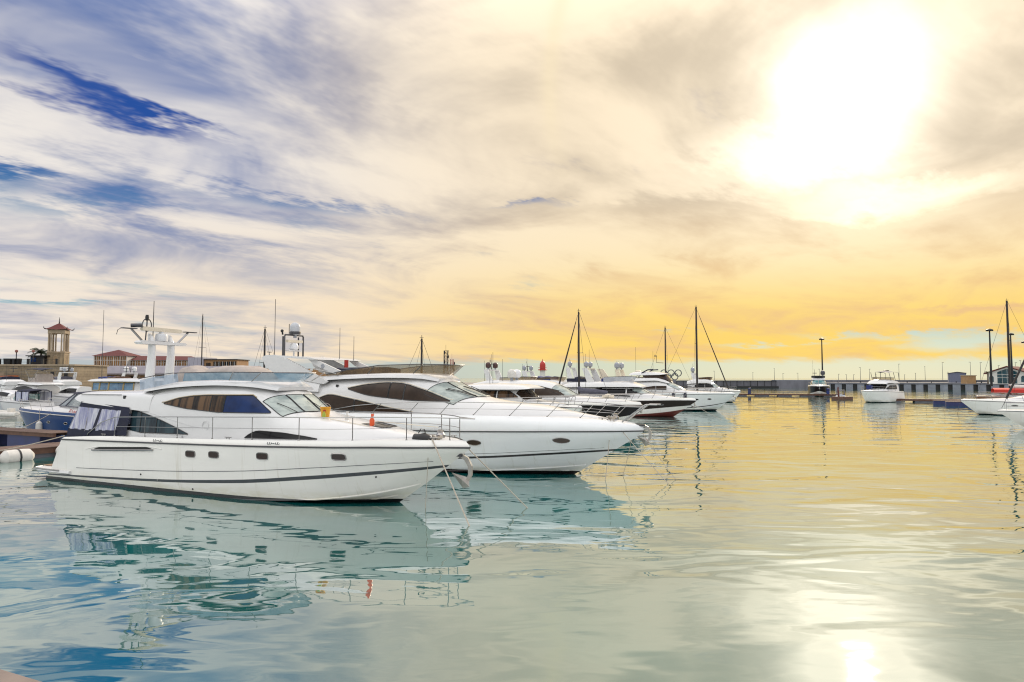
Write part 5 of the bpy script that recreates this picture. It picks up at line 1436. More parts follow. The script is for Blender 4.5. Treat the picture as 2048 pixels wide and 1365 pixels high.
sailboat('sailing boat whose mast top shows above the bronze flybridge screen', at_mast((-9.0, 68.0), ANG, .34), ANG, .34, 8.4, furl=False, boomcover=M_navy)

# ================================================================== harbour works
M_stone = mat('pale_stone_blocks', (0.33, 0.265, 0.18), 0.8, var=0.3, scale=1.2, bump=.3)
def block_courses(m, sx=1.3, sz=.62):
    """faint courses of cut blocks"""
    t = NT.__new__(NT); t.t = m.node_tree; t.n = t.t.nodes; t.l = t.t.links
    bs = [n for n in t.n if n.type == 'BSDF_PRINCIPLED'][0]
    c = bs.inputs['Base Color'].links[0].from_socket
    tcn = t.node('ShaderNodeTexCoord')
    br = t.node('ShaderNodeTexBrick')
    t.l.new(t.mapping(tcn.outputs['Object'], rot=(R(90), 0, 0)), br.inputs['Vector'])
    br.inputs['Scale'].default_value = 1.0; br.inputs['Brick Width'].default_value = sx; br.inputs['Row Height'].default_value = sz
    br.inputs['Mortar Size'].default_value = 0.03
    br.inputs['Color1'].default_value = (1, 1, 1, 1); br.inputs['Color2'].default_value = (.78, .76, .72, 1); br.inputs['Mortar'].default_value = (.5, .47, .42, 1)
    t.l.new(t.mix(1.0, c, br.outputs['Color'], 'MULTIPLY'), bs.inputs['Base Color'])
block_courses(M_stone)
M_stone2 = mat('cream_plaster', (0.36, 0.285, 0.20), 0.75, var=0.2, scale=1.0)
M_tan = mat('tan_plaster', (0.36, 0.21, 0.10), 0.8, var=0.25, scale=.8)
M_conc = mat('grey_concrete', (0.17, 0.17, 0.195), 0.85, var=0.35, scale=.35, bump=.3, stretch=(1, 1, .3))
M_conc2 = mat('pale_concrete', (0.24, 0.26, 0.30), 0.85, var=0.3, scale=.5, bump=.3)
M_roof = mat('red_roof_tiles', (0.13, 0.014, 0.010), 0.7, var=0.4, scale=2.5, stretch=(5, 1, 1), bump=.4)
M_greyroof = mat('lilac_grey_roofing', (0.34, 0.32, 0.36), 0.7, var=0.2, scale=.6)
M_amber = mat('amber_blinds', (0.30, 0.15, 0.045), 0.5, col2=(0.08, 0.045, 0.02), scale=1.4, stretch=(2.5, 2.5, .15), spec=.4)
M_trim = mat('white_window_trim', (0.62, 0.60, 0.56), 0.5, var=.1)
M_iron = mat('dark_iron', (0.02, 0.02, 0.022), 0.5, .4)
M_lampp = mat('galvanised_post', (0.10, 0.11, 0.12), 0.5, .5)
M_leaf = mat('palm_leaf', (0.035, 0.06, 0.022), 0.6, var=.4)
M_bark = mat('palm_bark', (0.10, 0.07, 0.045), 0.9, var=.4)
M_shed = mat('blue_grey_cladding', (0.16, 0.18, 0.26), 0.6, var=.15)
M_rock = mat('quay_ground', (0.30, 0.27, 0.24), 0.9, var=.35, scale=.2)


def planar(name, root, poly, a, b, m, plane='xz'):
    return MB().prism(poly, a, b, plane).build(name, m, root, None)

# quay with the shops and the tower on the left
q = MB().prism([(-420, 140), (-112, 140), (-86, 146), (-60, 150), (-18, 156), (-18, 420), (-420, 420)], -3, 1.6, 'xy').build('quay_ground', M_rock, None, None)
tag(q, 'broad stone quay along the left shore', None, kind='structure')
wall = empty('terrace_wall', (-110, 145, 1.6), 0, 'long pale stone terrace wall with dark railing at the far left', 'wall')
MB().box(-120, 17, 0, 12, 0, 5.45).build('wall_body', M_stone, wall, None)
MB().box(-120, 17.3, -.25, 12.2, 5.45, 5.75).build('wall_coping', M_stone2, wall, None)
for k in range(8):
    MB().box(-40, 17.02, -.03, 0, .62 * k + .45, .62 * k + .48).build('stone_joint', M_conc, wall, None)
for i in range(20):
    MB().box(-45 + i * 3.05, -44.6 + i * 3.05, .1, .5, 5.75, 6.95).build('railing_pier', M_iron, wall, None)
for z in (6.2, 6.7):
    MB().box(-46, 13.5, .26, .32, z, z + .06).build('railing_bar', M_iron, wall, None)
for x in (12.1, 15.0):
    MB().box(x, x + .75, -.05, .1, 3.0, 4.2).build('wall_window', M_hole, wall, None)
for x in (1.6, 3.4):
    MB().prism([(x, 5.75), (x + 1.3, 5.75), (x + 1.4, 7.0), (x - .1, 7.0)], .6, 1.6).build('planter', M_iron, wall, None)
sign = MB().box(-95.75, -94.0, 144.62, 144.72, 6.05, 6.75)
so = sign.build('wall_sign', mat('white_sign_board', (.72, .73, .74), .4), None, None)
tag(so, 'white sign board on the stone terrace wall below the tower', 'sign')
for i in range(5):
    MB().box(-95.55 + i * .28, -95.35 + i * .28, 144.58, 144.62, 6.3, 6.5 + .04 * (i % 2)).build('sign_lettering', M_domed, so, None)


def round_arch(x0, x1, z0, z1, n=9):
    cx = (x0 + x1) / 2; r = (x1 - x0) / 2
    return [(x0, z0), (x1, z0)] + [(cx + r * math.cos(t), z1 - r + r * math.sin(t)) for t in np.linspace(0, math.pi, n)]

# colonnaded tower
tw = empty('colonnade_tower', (-101.4, 152.5, 7.05), 16, 'stone tower with open ring of columns and red pagoda roof', 'tower')
tw.scale = (.72, .72, 1.0)
def square(mb, hw, z0, z1):
    return mb.box(-hw, hw, -hw, hw, z0, z1)
square(MB(), 2.35, 0, 3.0).build('tower_base', M_stone, tw, None)
square(MB(), 2.55, 3.0, 3.25).build('tower_cornice', M_stone2, tw, None)
for i in range(4):
    a = i * math.pi / 2
    f = lambda x, y, z: (x * math.cos(a) - y * math.sin(a), x * math.sin(a) + y * math.cos(a), z)
    pl = round_arch(-.55, .55, 0, 2.4)
    for nme, off, m_, sc_ in (('arched_niche', 2.352, mat('niche_stone', (.28, .20, .12), .8), 1.0),):
        MB().add([f(x, -off - .004, z) for x, z in pl], [tuple(range(len(pl)))]).build(nme, m_, tw, None)
    tubes('niche_moulding', [f(x, -2.36, z) for x, z in pl[1:]] + [f(pl[0][0], -2.36, 0)], .07, M_stone2, tw, 5)
    for x in (-1.6, 1.6):
        MB().add([f(x - .32, -2.358, .2), f(x + .32, -2.358, .2), f(x + .32, -2.358, 1.9), f(x - .32, -2.358, 1.9)], [(0, 1, 2, 3)]).build('side_panel', mat('panel_stone', (.34, .27, .17), .8), tw, None)
    for cx, cy in ((-2.05, -2.05), (-1.42, -2.05), (-2.05, -1.42)):
        x, y, _ = f(cx, cy, 0)
        MB().lathe([(.30, 3.25), (.30, 3.4), (.23, 3.5), (.22, 5.5), (.19, 7.0), (.26, 7.12), (.30, 7.3)], (x, y, 0), 10).build('column', M_stone2, tw)
square(MB(), 2.3, 7.3, 8.1).build('tower_frieze', M_stone2, tw, None)
n_ = 4
P = []
for z, hw, up in ((8.1, 2.95, .16), (8.3, 2.55, .05), (8.7, 1.75, 0), (9.2, .9, 0), (9.6, .12, 0)):
    row = []
    for i in range(4):
        a = i * math.pi / 2 + math.pi / 4
        b_ = a + math.pi / 4
        row.append((hw * 1.414 * math.cos(a), hw * 1.414 * math.sin(a), z + up))
        row.append((hw * math.cos(b_), hw * math.sin(b_), z))
    P.append(row)
MB().grid(P, close=True).add(P[0], [tuple(range(8))]).build('pagoda_roof', M_roof, tw, 20)
for i in range(4):
    a = i * math.pi / 2 + math.pi / 4
    p = [(r_ * math.cos(a), r_ * math.sin(a), z) for r_, z in ((3.7, 8.22), (4.25, 8.3), (4.5, 8.55), (4.4, 8.8))]
    tubes('roof_horn', p, [.14, .12, .09, .04], M_iron, tw, 6)
MB().lathe([(.3, 9.5), (.14, 9.75), (.22, 9.9), (.1, 10.15), (.12, 10.3), (.03, 11.0)], (0, 0, 0), 8).build('finial', M_iron, tw)


def palm(label, loc, h_, fr=1.9, n=16):
    r = empty('palm_tree', loc, 0, label, 'palm', 'palms on the quays')
    tubes('trunk', [(0, 0, 0), (.05, .05, h_ * .5), (.12, 0, h_)], [.24, .18, .17], M_bark, r, 8)
    mb = MB(); rr = random.Random(int(h_ * 10))
    for k in range(n):
        a = 2 * math.pi * k / n + rr.uniform(-.2, .2); e = rr.uniform(-.1, 1.1)
        pts = []
        for t in np.linspace(0, 1, 6):
            pts.append((.12 + fr * t * math.cos(a) * math.cos(e * .6), fr * t * math.sin(a) * math.cos(e * .6), h_ + fr * (t * math.sin(e) - .5 * t * t)))
        for i in range(5):
            p, q_ = np.array(pts[i]), np.array(pts[i + 1])
            side = np.array([-math.sin(a), math.cos(a), 0])
            for sg in (-1, 1):
                for u in (0.1, .45, .8):
                    b_ = p + (q_ - p) * u
                    tip = b_ + side * sg * fr * .3 * (1 - .12 * i) + (q_ - p) * .6 + np.array([0, 0, -.14 * fr])
                    mb.add([b_, b_ + (q_ - p) * .3, tip], [(0, 1, 2)])
    mb.build('crown', M_leaf, r, None)
    return r
palm('dark palm standing just left of the colonnaded tower', (-105.0, 152, 7.05), 3.1, 2.5, 22)
# street lamps on the terrace
def lantern(label, loc, h_=2.6):
    r = empty('street_lantern', loc, 0, label, 'lamp', 'lanterns on the terrace')
    tubes('post', [(0, 0, 0), (0, 0, h_)], .09, M_iron, r)
    MB().lathe([(.14, h_), (.28, h_ + .1), (.3, h_ + .45), (.1, h_ + .6)], (0, 0, 0), 8).build('lantern_head', mat('red_lantern', (.25, .09, .07), .5), r)
lantern('lantern beside the planter on the stone terrace', (-106.4, 146.5, 7.3))
lantern('lantern between the palm and the planter on the terrace', (-102.8, 146.5, 7.3))
ks = empty('terrace_kiosk', (-104.0, 150.5, 7.3), 0, 'small dark kiosk with flat roof beside the palm', 'kiosk')
MB().box(-1.5, 1.5, -1, 1, 0, 1.9).build('kiosk_wall', M_iron, ks, None)
MB().box(-2.3, 2.1, -1.4, 1.4, 1.9, 2.1).build('kiosk_roof', M_iron, ks, None)
MB().box(-1.3, -.2, -1.04, -1.0, .7, 1.6).build('kiosk_window', M_bluerefl, ks, None)

# restaurant with glazed upper floor and red roofs
rs = empty('glazed_restaurant', (-104.8, 171, 1.6), 0, 'long red roofed restaurant with amber glazed upper floor', 'building')
MB().box(-8, 40, -4, 9, 0, 4.9).build('lower_wall', M_stone2, rs, None)
MB().prism([(-5.2, 4.0), (-4.0, 5.7), (0, 5.9), (0, 4.0)], -8, 42, 'yz').build('canopy_roof', M_greyroof, rs, None)
MB().box(-8, 42, -5.25, -5.2, 3.7, 4.05).build('canopy_fascia', M_greyroof, rs, None)
for i in range(9):
    x = -6 + i * 5
    MB().box(x, x + 3.6, -4.06, -4.0, .4, 3.3).build('shop_window', [M_bronze, M_tan, M_glass][i % 3], rs, None)
MB().box(6.6, 8.3, -4.1, -4.05, .2, 3.2).build('red_door', M_red, rs, None)
MB().box(0, 8.4, 0, 7, 5.7, 8.4).build('pavilion_wall', M_trim, rs, None)
MB().box(8.4, 24.2, 1.2, 7, 5.7, 7.35).build('wing_wall', M_trim, rs, None)
def glazed(x0, x1, y, z0, z1, bays, sub=2):
    w_ = (x1 - x0) / bays
    for i in range(bays):
        a = x0 + i * w_ + .12
        for (c, d) in ((z0, z0 + (z1 - z0) * .58), (z0 + (z1 - z0) * .64, z1)):
            o = MB().box(a, a + w_ - .24, y - .05, y - .01, c, d).build('window', M_amber, rs, None)
            for k in range(1, sub):
                xx = a + (w_ - .24) * k / sub
                MB().box(xx - .04, xx + .04, y - .09, y - .05, c, d).build('glazing_bar', M_trim, o, None)
glazed(.15, 8.25, 0, 5.8, 8.25, 5, 3)
glazed(8.5, 24.1, 1.2, 5.8, 7.2, 12, 2)
MB().add([(-.4, -.4, 8.38), (8.8, -.4, 8.38), (8.8, 7.4, 8.38), (-.4, 7.4, 8.38), (4.2, 3.5, 10.05)], [(0, 1, 4), (1, 2, 4), (2, 3, 4), (3, 0, 4), (3, 2, 1, 0)]).build('pavilion_roof', M_roof, rs, None)
MB().add([(8.8, .7, 7.33), (24.8, .7, 7.33), (24.8, 7.5, 7.33), (8.8, 7.5, 7.33), (9.0, 4.0, 8.5), (22.6, 4.0, 8.4)], [(0, 1, 5, 4), (1, 2, 5), (2, 3, 4, 5), (3, 0, 4), (3, 2, 1, 0)]).build('wing_roof', M_roof, rs, None)

tb = empty('rooftop_block', (-77.6, 168, 1.6), 0, 'tan flat roofed block with strip windows beside the red roofed restaurant', 'building')
MB().box(-2.2, 1.6, 0, 8, 0, 7.9).build('stair_tower', mat('lilac_plaster', (.36, .36, .42), .8), tb, None)
MB().box(1.6, 9.7, 0.6, 8, 0, 7.3).build('wall', M_tan, tb, None)
MB().box(1.3, 10.0, .2, 8.2, 7.3, 7.5).build('roof_slab', M_iron, tb, None)
for i in range(6):
    x = 3.9 + i * .94
    o = MB().box(x, x + .8, .53, .59, 5.6, 6.9).build('window', M_glass, tb, None)
    MB().box(x + .4, x + .5, .48, .53, 5.6, 6.9).build('window_bar', M_trim, o, None)
MB().box(2.1, 3.2, .53, .59, 5.4, 6.6).build('door', M_bronze, tb, None)
pw = empty('parapet_wall', (-62.5, 163, 1.6), 0, 'tan crenellated parapet wall to the left of the second yacht', 'wall')
MB().box(0, 30, 0, 6, 0, 4.6).build('wall_body', M_tan, pw, None)
for i in range(10):
    MB().box(i * 3.0, i * 3.0 + 2.2, 0, .6, 4.6, 5.1).build('merlon', M_tan, pw, None)

# boats laid up on the quay below the terrace wall
def laid_up(label, loc, ang, s_, m_, seats=True):
    r = empty('laid_up_boat', loc, ang, label, 'boat', 'boats laid up on the quay')
    h = Hull(scaled(A_LEVELS, s_, .55, .7, .1), 30)
    h.skin(nv=8).build('hull', m_, r, 40)
    h.deck(.1, .15).build('deck', M_wood, r)
    for sg in (-1, 1):
        tubes('gunwale', h.line(4.0, 0, 1, 0.0, sg=sg, n=24), .05, M_wood, r, 5)
    for x in (.3, .6):
        MB().box(21 * s_ * x - .12, 21 * s_ * x + .12, -.9, .9, -1.3, -.3).build('cradle', M_iron, r, None)
    MB().prism([(21 * s_ * .3, 1.4), (21 * s_ * .5, 1.4), (21 * s_ * .46, 2.2), (21 * s_ * .32, 2.2)], -.6, .6).build('wheel_shelter', M_stone2, r, None)
laid_up('brown wooden boat laid up on the quay below the tower', (-99.5, 142.5, 2.9), 2, .36, mat('brown_boat_paint', (.14, .075, .045), .6, var=.4))
laid_up('orange boat laid up on the quay at the far left edge', (-109.5, 142.5, 3.4), 4, .3, mat('orange_boat_paint', (.55, .14, .02), .5, var=.2))
# power and water posts along the main pontoon
for i, n in enumerate((-2.0, 7.5, 15.0)):
    pp = empty('power_post', berth(-9.8, n, .58), ANG, ['white power post on the pontoon behind the oval fender', 'white power post on the pontoon beside the gangway', 'white power post on the pontoon beyond the blue hulled cruiser'][i], 'post', 'power posts on the pontoon')
    MB().prism([(-.12, 0), (.12, 0), (.12, .85), (0, 1.0), (-.12, .95)], -.1, .1).build('post_body', M_fender, pp, None)
    MB().box(-.13, .13, -.105, .105, .62, .74).build('socket_panel', M_blue, pp, None)

# lattice masts
def lattice(label, loc, h_, w0, w1, m, dishes=()):
    r = empty('lattice_mast', loc, 20, label, 'mast', 'telecom masts')
    legs = [(-1, -1), (1, -1), (1, 1), (-1, 1)]
    wid = lambda z: w0 + (w1 - w0) * min(z / (h_ * .45), 1)
    nb = 12
    zs = np.linspace(0, h_, nb + 1)
    for (a, b_) in legs:
        tubes('mast_leg', [(a * wid(z), b_ * wid(z), z) for z in zs], .10, m, r, 4)
    mb = MB()
    for i in range(nb):
        for k in range(4):
            a, b_ = legs[k], legs[(k + 1) % 4]
            w1_, w2_ = wid(zs[i]), wid(zs[i + 1])
            mb.tube([(a[0] * w1_, a[1] * w1_, zs[i]), (b_[0] * w2_, b_[1] * w2_, zs[i + 1])], .05, 3)
            mb.tube([(a[0] * w2_, a[1] * w2_, zs[i + 1]), (b_[0] * w2_, b_[1] * w2_, zs[i + 1])], .05, 3)
    mb.build('bracing', m, r, None)
    tubes('lightning_rod', [(0, 0, h_), (0, 0, h_ + 2.2)], .05, m, r, 4)
    for z, a in dishes:
        MB().lathe([(.02, 0), (.55, .12), (.55, .5), (.1, .55)], (wid(z) * math.cos(a) * 1.3, wid(z) * math.sin(a) * 1.3, z), 10, 'x').build('dish_aerial', M_iron, r)
        tubes('panel_aerial', [(wid(z), -wid(z), z - 1), (wid(z) + .1, -wid(z) - .1, z + .8)], .16, m, r, 4)
    return r
lattice('tall dark lattice mast with drum aerials behind the second yacht', (-25.4, 262, 1.6), 13.3, 1.7, .62, M_iron, ((12.6, math.pi), (9.0, math.pi), (11, .5), (7, 2.0)))
lattice('shorter red and white lattice mast beside the dark one', (-23.6, 268, 1.6), 10.2, 1.1, .5, mat('red_white_mast', (.40, .10, .07), .6, col2=(.5, .45, .42), scale=.5, stretch=(.01, .01, 1)), ((8.6, 0), (7.2, 1.5), (6, .4)))

# lighthouse
lh = empty('lighthouse', (10.4, 232, 1.0), 0, 'small white lighthouse with red lantern and dome', 'lighthouse')
MB().lathe([(1.15, 0), (1.0, 3), (.92, 6.0)], (0, 0, 0), 16).build('tower_shaft', M_trim, lh)
MB().lathe([(1.17, 1.8), (1.06, 2.9)], (0, 0, 0), 16).build('red_band', M_red, lh)
MB().lathe([(1.5, 6.0), (1.55, 6.3), (1.5, 6.35)], (0, 0, 0), 16).build('gallery', M_red, lh)
tubes('gallery_rail', [(1.5 * math.cos(a), 1.5 * math.sin(a), 6.95) for a in np.linspace(0, 2 * math.pi, 20)], .05, M_red, lh)
MB().lathe([(.95, 6.35), (1.0, 7.6), (.95, 8.2), (.6, 8.9), (.15, 9.25), (.05, 9.9)], (0, 0, 0), 14).build('lantern_dome', M_red, lh)

# five ring sculpture
rg = empty('ring_sculpture', (61.0, 262, 3.2), 0, 'grey metal sculpture of five linked rings standing beyond the yachts', 'sculpture')
for (x, z) in ((-2.75, 3.1), (0, 3.1), (2.75, 3.1), (-1.35, 1.75), (1.35, 1.75)):
    tubes('ring', [(x + 1.22 * math.cos(a), .12 * (1 if z > 2 else -1), z + 1.22 * math.sin(a)) for a in np.linspace(0, 2 * math.pi, 30)], .19, M_lampp, rg, 6)
MB().box(-1.8, 1.8, -.4, .4, -.2, .55).build('plinth', M_conc, rg, None)

# breakwater and mole
bw = empty('breakwater', (0, 0, 0), 0, 'long low grey concrete breakwater across the harbour mouth', 'breakwater')
MB().prism([(18, 322), (118, 306), (118, 312), (18, 328)], -2, 3.15, 'xy').build('wave_wall', M_conc, bw, None)
MB().prism([(118, 305), (260, 282), (260, 288), (118, 311)], -2, 3.3, 'xy').build('wave_wall', M_conc, bw, None)
MB().prism([(18, 321.6), (260, 281.6), (260, 288.3), (18, 328.3)], 3.3, 3.55, 'xy').build('wall_coping', M_conc2, bw, None)
for i in range(34):
    t = i / 33
    MB().box(20 + 96 * t, 20.15 + 96 * t, 321.6 - 15.4 * t - .08, 321.6 - 15.4 * t + .3, .6, 3.1).build('wall_joint', M_hole, bw, None)
MB().prism([(60, 312), (118, 302.6), (118, 305), (60, 314.5)], -2, .75, 'xy').build('footing', M_hole, bw, None)
ml = empty('mole', (0, 0, 0), 0, 'low pale concrete mole with row of dark square openings', 'mole')
mx0, my0, mx1, my1 = 121.0, 275.0, 215.0, 232.0
mdir = np.array([mx1 - mx0, my1 - my0]); ml_len = np.linalg.norm(mdir); mdir /= ml_len
nb = 26
mr_ = math.degrees(math.atan2(mdir[1], mdir[0]))
ml.location = (mx0, my0, 0); ml.rotation_euler = (0, 0, R(mr_))
MB().box(-.2, ml_len, .6, 9, -2, 2.0).build('mole_body', M_hole, ml, None)
MB().box(-.6, ml_len, -.2, 9.4, 2.0, 2.62).build('mole_deck', M_conc, ml, None)
for i in range(nb):
    a = i * ml_len / nb
    MB().box(a, a + ml_len / nb * .62, 0, .7, -2, 2.0).build('concrete_pier', M_conc2, ml, None)
    if i % 2 == 0:
        MB().lathe([(.16, 2.62), (.12, 3.0), (.2, 3.2)], (a + 1.2, .5, 0), 8).build('bollard', M_iron, ml)
yd = MB().prism([(125, 279), (215, 237.6), (330, 150), (480, 130), (480, 340), (172, 340)], -3, 2.55, 'xy').build('mole_ground', M_rock, None, None)
tag(yd, 'flat paved ground behind the mole', None, kind='structure')

# sheds and harbour office on the right
sh = empty('storage_shed', (174.6, 268, 2.55), -30, 'plain blue grey metal shed on the mole', 'shed')
MB().prism([(-2.9, 0), (2.9, 0), (2.9, 3.7), (0, 4.1), (-2.9, 3.7)], 0, 7, 'xz').build('shed_wall', M_shed, sh, None)
MB().prism([(-3.1, 3.66), (0, 4.1), (3.1, 3.66), (3.1, 3.85), (0, 4.3), (-3.1, 3.85)], -.3, 7.3, 'xz').build('shed_roof', M_iron, sh, None)
for k in range(11):
    MB().box(-2.6 + k * .52, -2.55 + k * .52, -.05, 0, .2, 3.6).build('cladding_rib', M_shed, sh, None)
of = empty('harbour_office', (157.2, 217, 2.55), -47, 'white gabled harbour office with tall teal gridded windows and red roof', 'building')
MB().prism([(-5.4, 0), (5.4, 0), (5.4, 3.3), (0, 5.3), (-5.4, 3.3)], 0, 16, 'xz').build('wall', M_trim, of, None)
for sg in (-1, 1):
    MB().prism([(sg * 6.2, 3.1), (0, 5.4), (0, 5.7), (sg * 6.2, 3.4)], -.7, 16.5, 'xz').build('roof_slope', M_roof, of, None)
M_tealg = mat('teal_window_glass', (.02, .07, .09), .06, spec=.8, var=.4, scale=.6)
for i in range(4):
    for (z0, z1) in ((.15, 2.0), (2.15, 2.9)):
        x = -2.6 + i * 1.32
        MB().box(x, x + 1.2, -.06, -.01, z0, z1).build('window', M_tealg, of, None)
for (poly) in ([(-2.6, 3.05), (-1.4, 3.05), (-1.4, 4.3), (-2.6, 3.75)], [(-1.28, 3.05), (-.06, 3.05), (-.06, 4.75), (-1.28, 4.35)], [(.06, 3.05), (1.28, 3.05), (1.28, 4.35), (.06, 4.75)], [(1.4, 3.05), (2.6, 3.05), (2.6, 3.75), (1.4, 4.3)]):
    MB().prism(poly, -.06, -.01).build('gable_window', M_tealg, of, None)
for x in (-4.2, 4.2):
    pl = round_arch(x - .6, x + .6, .6, 2.6)
    MB().prism(pl, -.06, -.01).build('arched_window', M_tealg, of, None)
for i in range(5):
    MB().box(5.41, 5.46, 1 + i * 3, 3 + i * 3, .5, 2.6).build('side_window', M_tealg, of, None)
sb = empty('site_hut', (150.5, 224, 2.55), 0, 'small tan hut between the shed and the white office', 'hut')
MB().box(-1.5, 1.5, 0, 3, 0, 2.6).build('hut_wall', M_tan, sb, None)
MB().box(-1.7, 1.7, -.2, 3.2, 2.6, 2.8).build('hut_roof', M_stone2, sb, None)
palm('single palm left of the white harbour office', (148.6, 213.5, 2.55), 3.6, 1.1, 14)

# parked car
cr = empty('parked_car', (151.5, 226.8, 2.55), -26, 'dark car parked on the mole beside the hut', 'car')
MB().prism([(-2.1, .35), (2.1, .35), (2.15, .8), (1.3, .95), (-2.0, 1.0), (-2.15, .7)], -.85, .85).build('car_body', M_iron, cr)
MB().prism([(-1.9, 1.0), (1.0, .95), (.3, 1.48), (-1.3, 1.5)], -.75, .75).build('car_cabin', M_glass, cr)
MB().prism([(-1.35, 1.5), (.35, 1.48), (.2, 1.54), (-1.2, 1.56)], -.74, .74).build('car_roof', M_trim, cr)
for x in (-1.3, 1.3):
    for sg in (-1, 1):
        MB().lathe([(.33, -.1), (.33, .1)], (x, sg * .82, .33), 14, 'y').build('wheel', M_rubber, cr)

# floodlight masts
def flood(label, loc, h_, rr=1.6):
    r = empty('floodlight_mast', loc, 0, label, 'light mast', 'tall floodlight masts')
    tubes('mast_pole', [(0, 0, 0), (0, 0, h_ * .5), (0, 0, h_)], [.34, .26, .18], M_iron, r, 8)
    MB().lathe([(.2, h_ - .1), (rr, h_ + .05), (rr, h_ + .22), (.2, h_ + .5)], (0, 0, 0), 12).build('lamp_ring', M_iron, r)
    for k in range(8):
        a = k * math.pi / 4
        MB().cbox(rr * .85 * math.cos(a), rr * .85 * math.sin(a), h_ - .22, .28, .28, .25).build('floodlight', M_iron, r, None)
    return r
flood('tall floodlight mast rising behind the black and white yacht', (110.4, 243, 0), 18.2, .85)
flood('tallest floodlight mast left of the wooden sailing boat mast', (140.2, 200.0, 2.0), 16.4, .9)
flood('floodlight mast right of the wooden sailing boat mast', (157.0, 214.6, 2.5), 15.6, .9)
flood('floodlight mast cut by the right edge of the picture', (166.6, 221.5, 2.5), 13.5, .9)

# thin lamp posts along the breakwater
def lamp_post(loc, h_, label, grp):
    r = empty('lamp_post', loc, random.uniform(0, 360), label, 'lamp post', grp)
    tubes('post', [(0, 0, 0), (0, 0, h_)], [.10, .06], M_lampp, r, 5)
    MB().cbox(.2, 0, h_ - .05, .7, .28, .14).build('lamp_head', M_lampp, r, None)
    return r
def on_bw(px, off=3.0):
    """point of the breakwater top in the direction of a given bearing"""
    b_ = (px - 1024) / 1365.0
    # wall line from (18, 325) to (260, 285)
    t = (b_ * 325 - 18) / ((260 - 18) + b_ * (325 - 285))
    return (18 + 242 * t, 325 - 40 * t, 3.5)
LP = 'thin grey lamp post on the far breakwater'
for px_, top in ((1428, 742), (1505, 745), (1548, 737), (1565, 747), (1595, 746), (1638, 738), (1676, 748), (1692, 750), (1706, 750), (1720, 735), (1738, 738), (1750, 749), (1770, 747), (1797, 728), (1808, 750), (1830, 746), (1849, 733), (1884, 725), (1895, 744), (1940, 724)):
    x, y, z = on_bw(px_)
    h_ = max((756 - top) * y / 1365 + 1.0, 2.5)
    lamp_post((x, y, z - .2), h_, LP, 'lamp posts along the breakwater')
for px_, top in ((1960, 726), (1996, 732), (2030, 726), (2041, 722)):
    x = (px_ - 1024) / 1365 * 262
    lamp_post((x, 262, 2.5), (756 - top) * 262 / 1365 + 2.0, 'thin grey lamp post behind the harbour office', 'lamp posts behind the office')

# the edge of the quay the picture is taken from, at the lower left corner
nq = MB().prism([(-14, 8.99), (8, -1.13), (8, -20), (-14, -20)], -3, 2.86, 'xy').build('quay', mat('dark_quay_paving', (.05, .045, .055), .8, var=.3, scale=3, bump=.3), None, None)
tag(nq, 'dark paved quay edge at the lower left corner', None, kind='structure')
n_ = np.array([.42, .907]); 
kb = MB().add([(-14, 8.99, 2.9), (8, -1.13, 2.9), (8 - .042 * 1.5, -1.13 - .0907 * 1.5, 2.9), (-14 - .063, 8.99 - .136, 2.9), (-14, 9.0, 2.6), (8, -1.12, 2.6)], [(0, 1, 2, 3), (0, 4, 5, 1)]).build('quay_kerb', mat('kerb_stone', (.24, .19, .165), .8, var=.25, scale=4), nq, None)

# ================================================================== pontoons
def pontoon(label, p0, p1, width, z, planks=True, beam=M_wood, floatm=M_conc, floats=None, name='pontoon', depth=.35, pm=M_plank, nf=4):
    p0 = np.array(p0, float); p1 = np.array(p1, float)
    d = p1 - p0; L_ = np.linalg.norm(d)
    r = empty(name, (p0[0], p0[1], 0), math.degrees(math.atan2(d[1], d[0])), label, 'pontoon')
    for y in (0, width - .16):
        MB().box(0, L_, y, y + .16, z - depth, z - .035).build('side_beam', beam, r, None)
    if planks:
        n = int(L_ / .22)
        n = min(n, 290)
        w_ = L_ / n
        me = None
        for i in range(n):
            if me is None:
                o = MB().box(0, w_ - .015, -.04, width + .04, z - .035, z).build('plank', pm, r, None); me = o.data
            else:
                o = bpy.data.objects.new('plank', me); C.objects.link(o); o.parent = r
            o.location = (i * w_, random.uniform(-.015, .015), random.uniform(-.006, .006))
    else:
        MB().box(0, L_, -.05, width + .05, z - .035, z).build('deck', pm, r, None)
    for i in range(nf):
        a = (i + .1) * L_ / nf
        MB().box(a, a + L_ / nf * .62, .1, width - .1, -.5, z - depth + .02 if not floats else z - depth).build('float', floats or floatm, r, None)
    return r
# main pontoon behind the sterns
pA, pB = berth(-10.6, -16), berth(-10.6, 34)
pontoon('brown wooden pontoon behind the sterns, at the left edge', berth(-7.9, -9)[:2], berth(-7.9, 22)[:2], 2.5, .58, planks=True, nf=6)
pontoon('low pontoon running on behind the yacht row', berth(-7.9, 22.3)[:2], berth(-7.9, 92)[:2], 2.5, .55, planks=False, nf=8)
pontoon('raised brown gangway on dark blue floats in front of the blue hulled cruiser', berth(-22.0, 4.6)[:2], berth(-10.7, 4.6)[:2], 1.5, 1.12, planks=True, floats=M_bluefloat, depth=.26, nf=2)
pontoon('thin outer pontoon under the black and white yacht', (54.5, 170.5), (80.0, 164.5), 1.8, .55, planks=False, pm=M_wood, nf=5)
pontoon('outer pontoon running towards the low white sports cruiser', (67.5, 127.5), (90.5, 120.0), 2.0, .6, planks=False, pm=M_wood, nf=4)
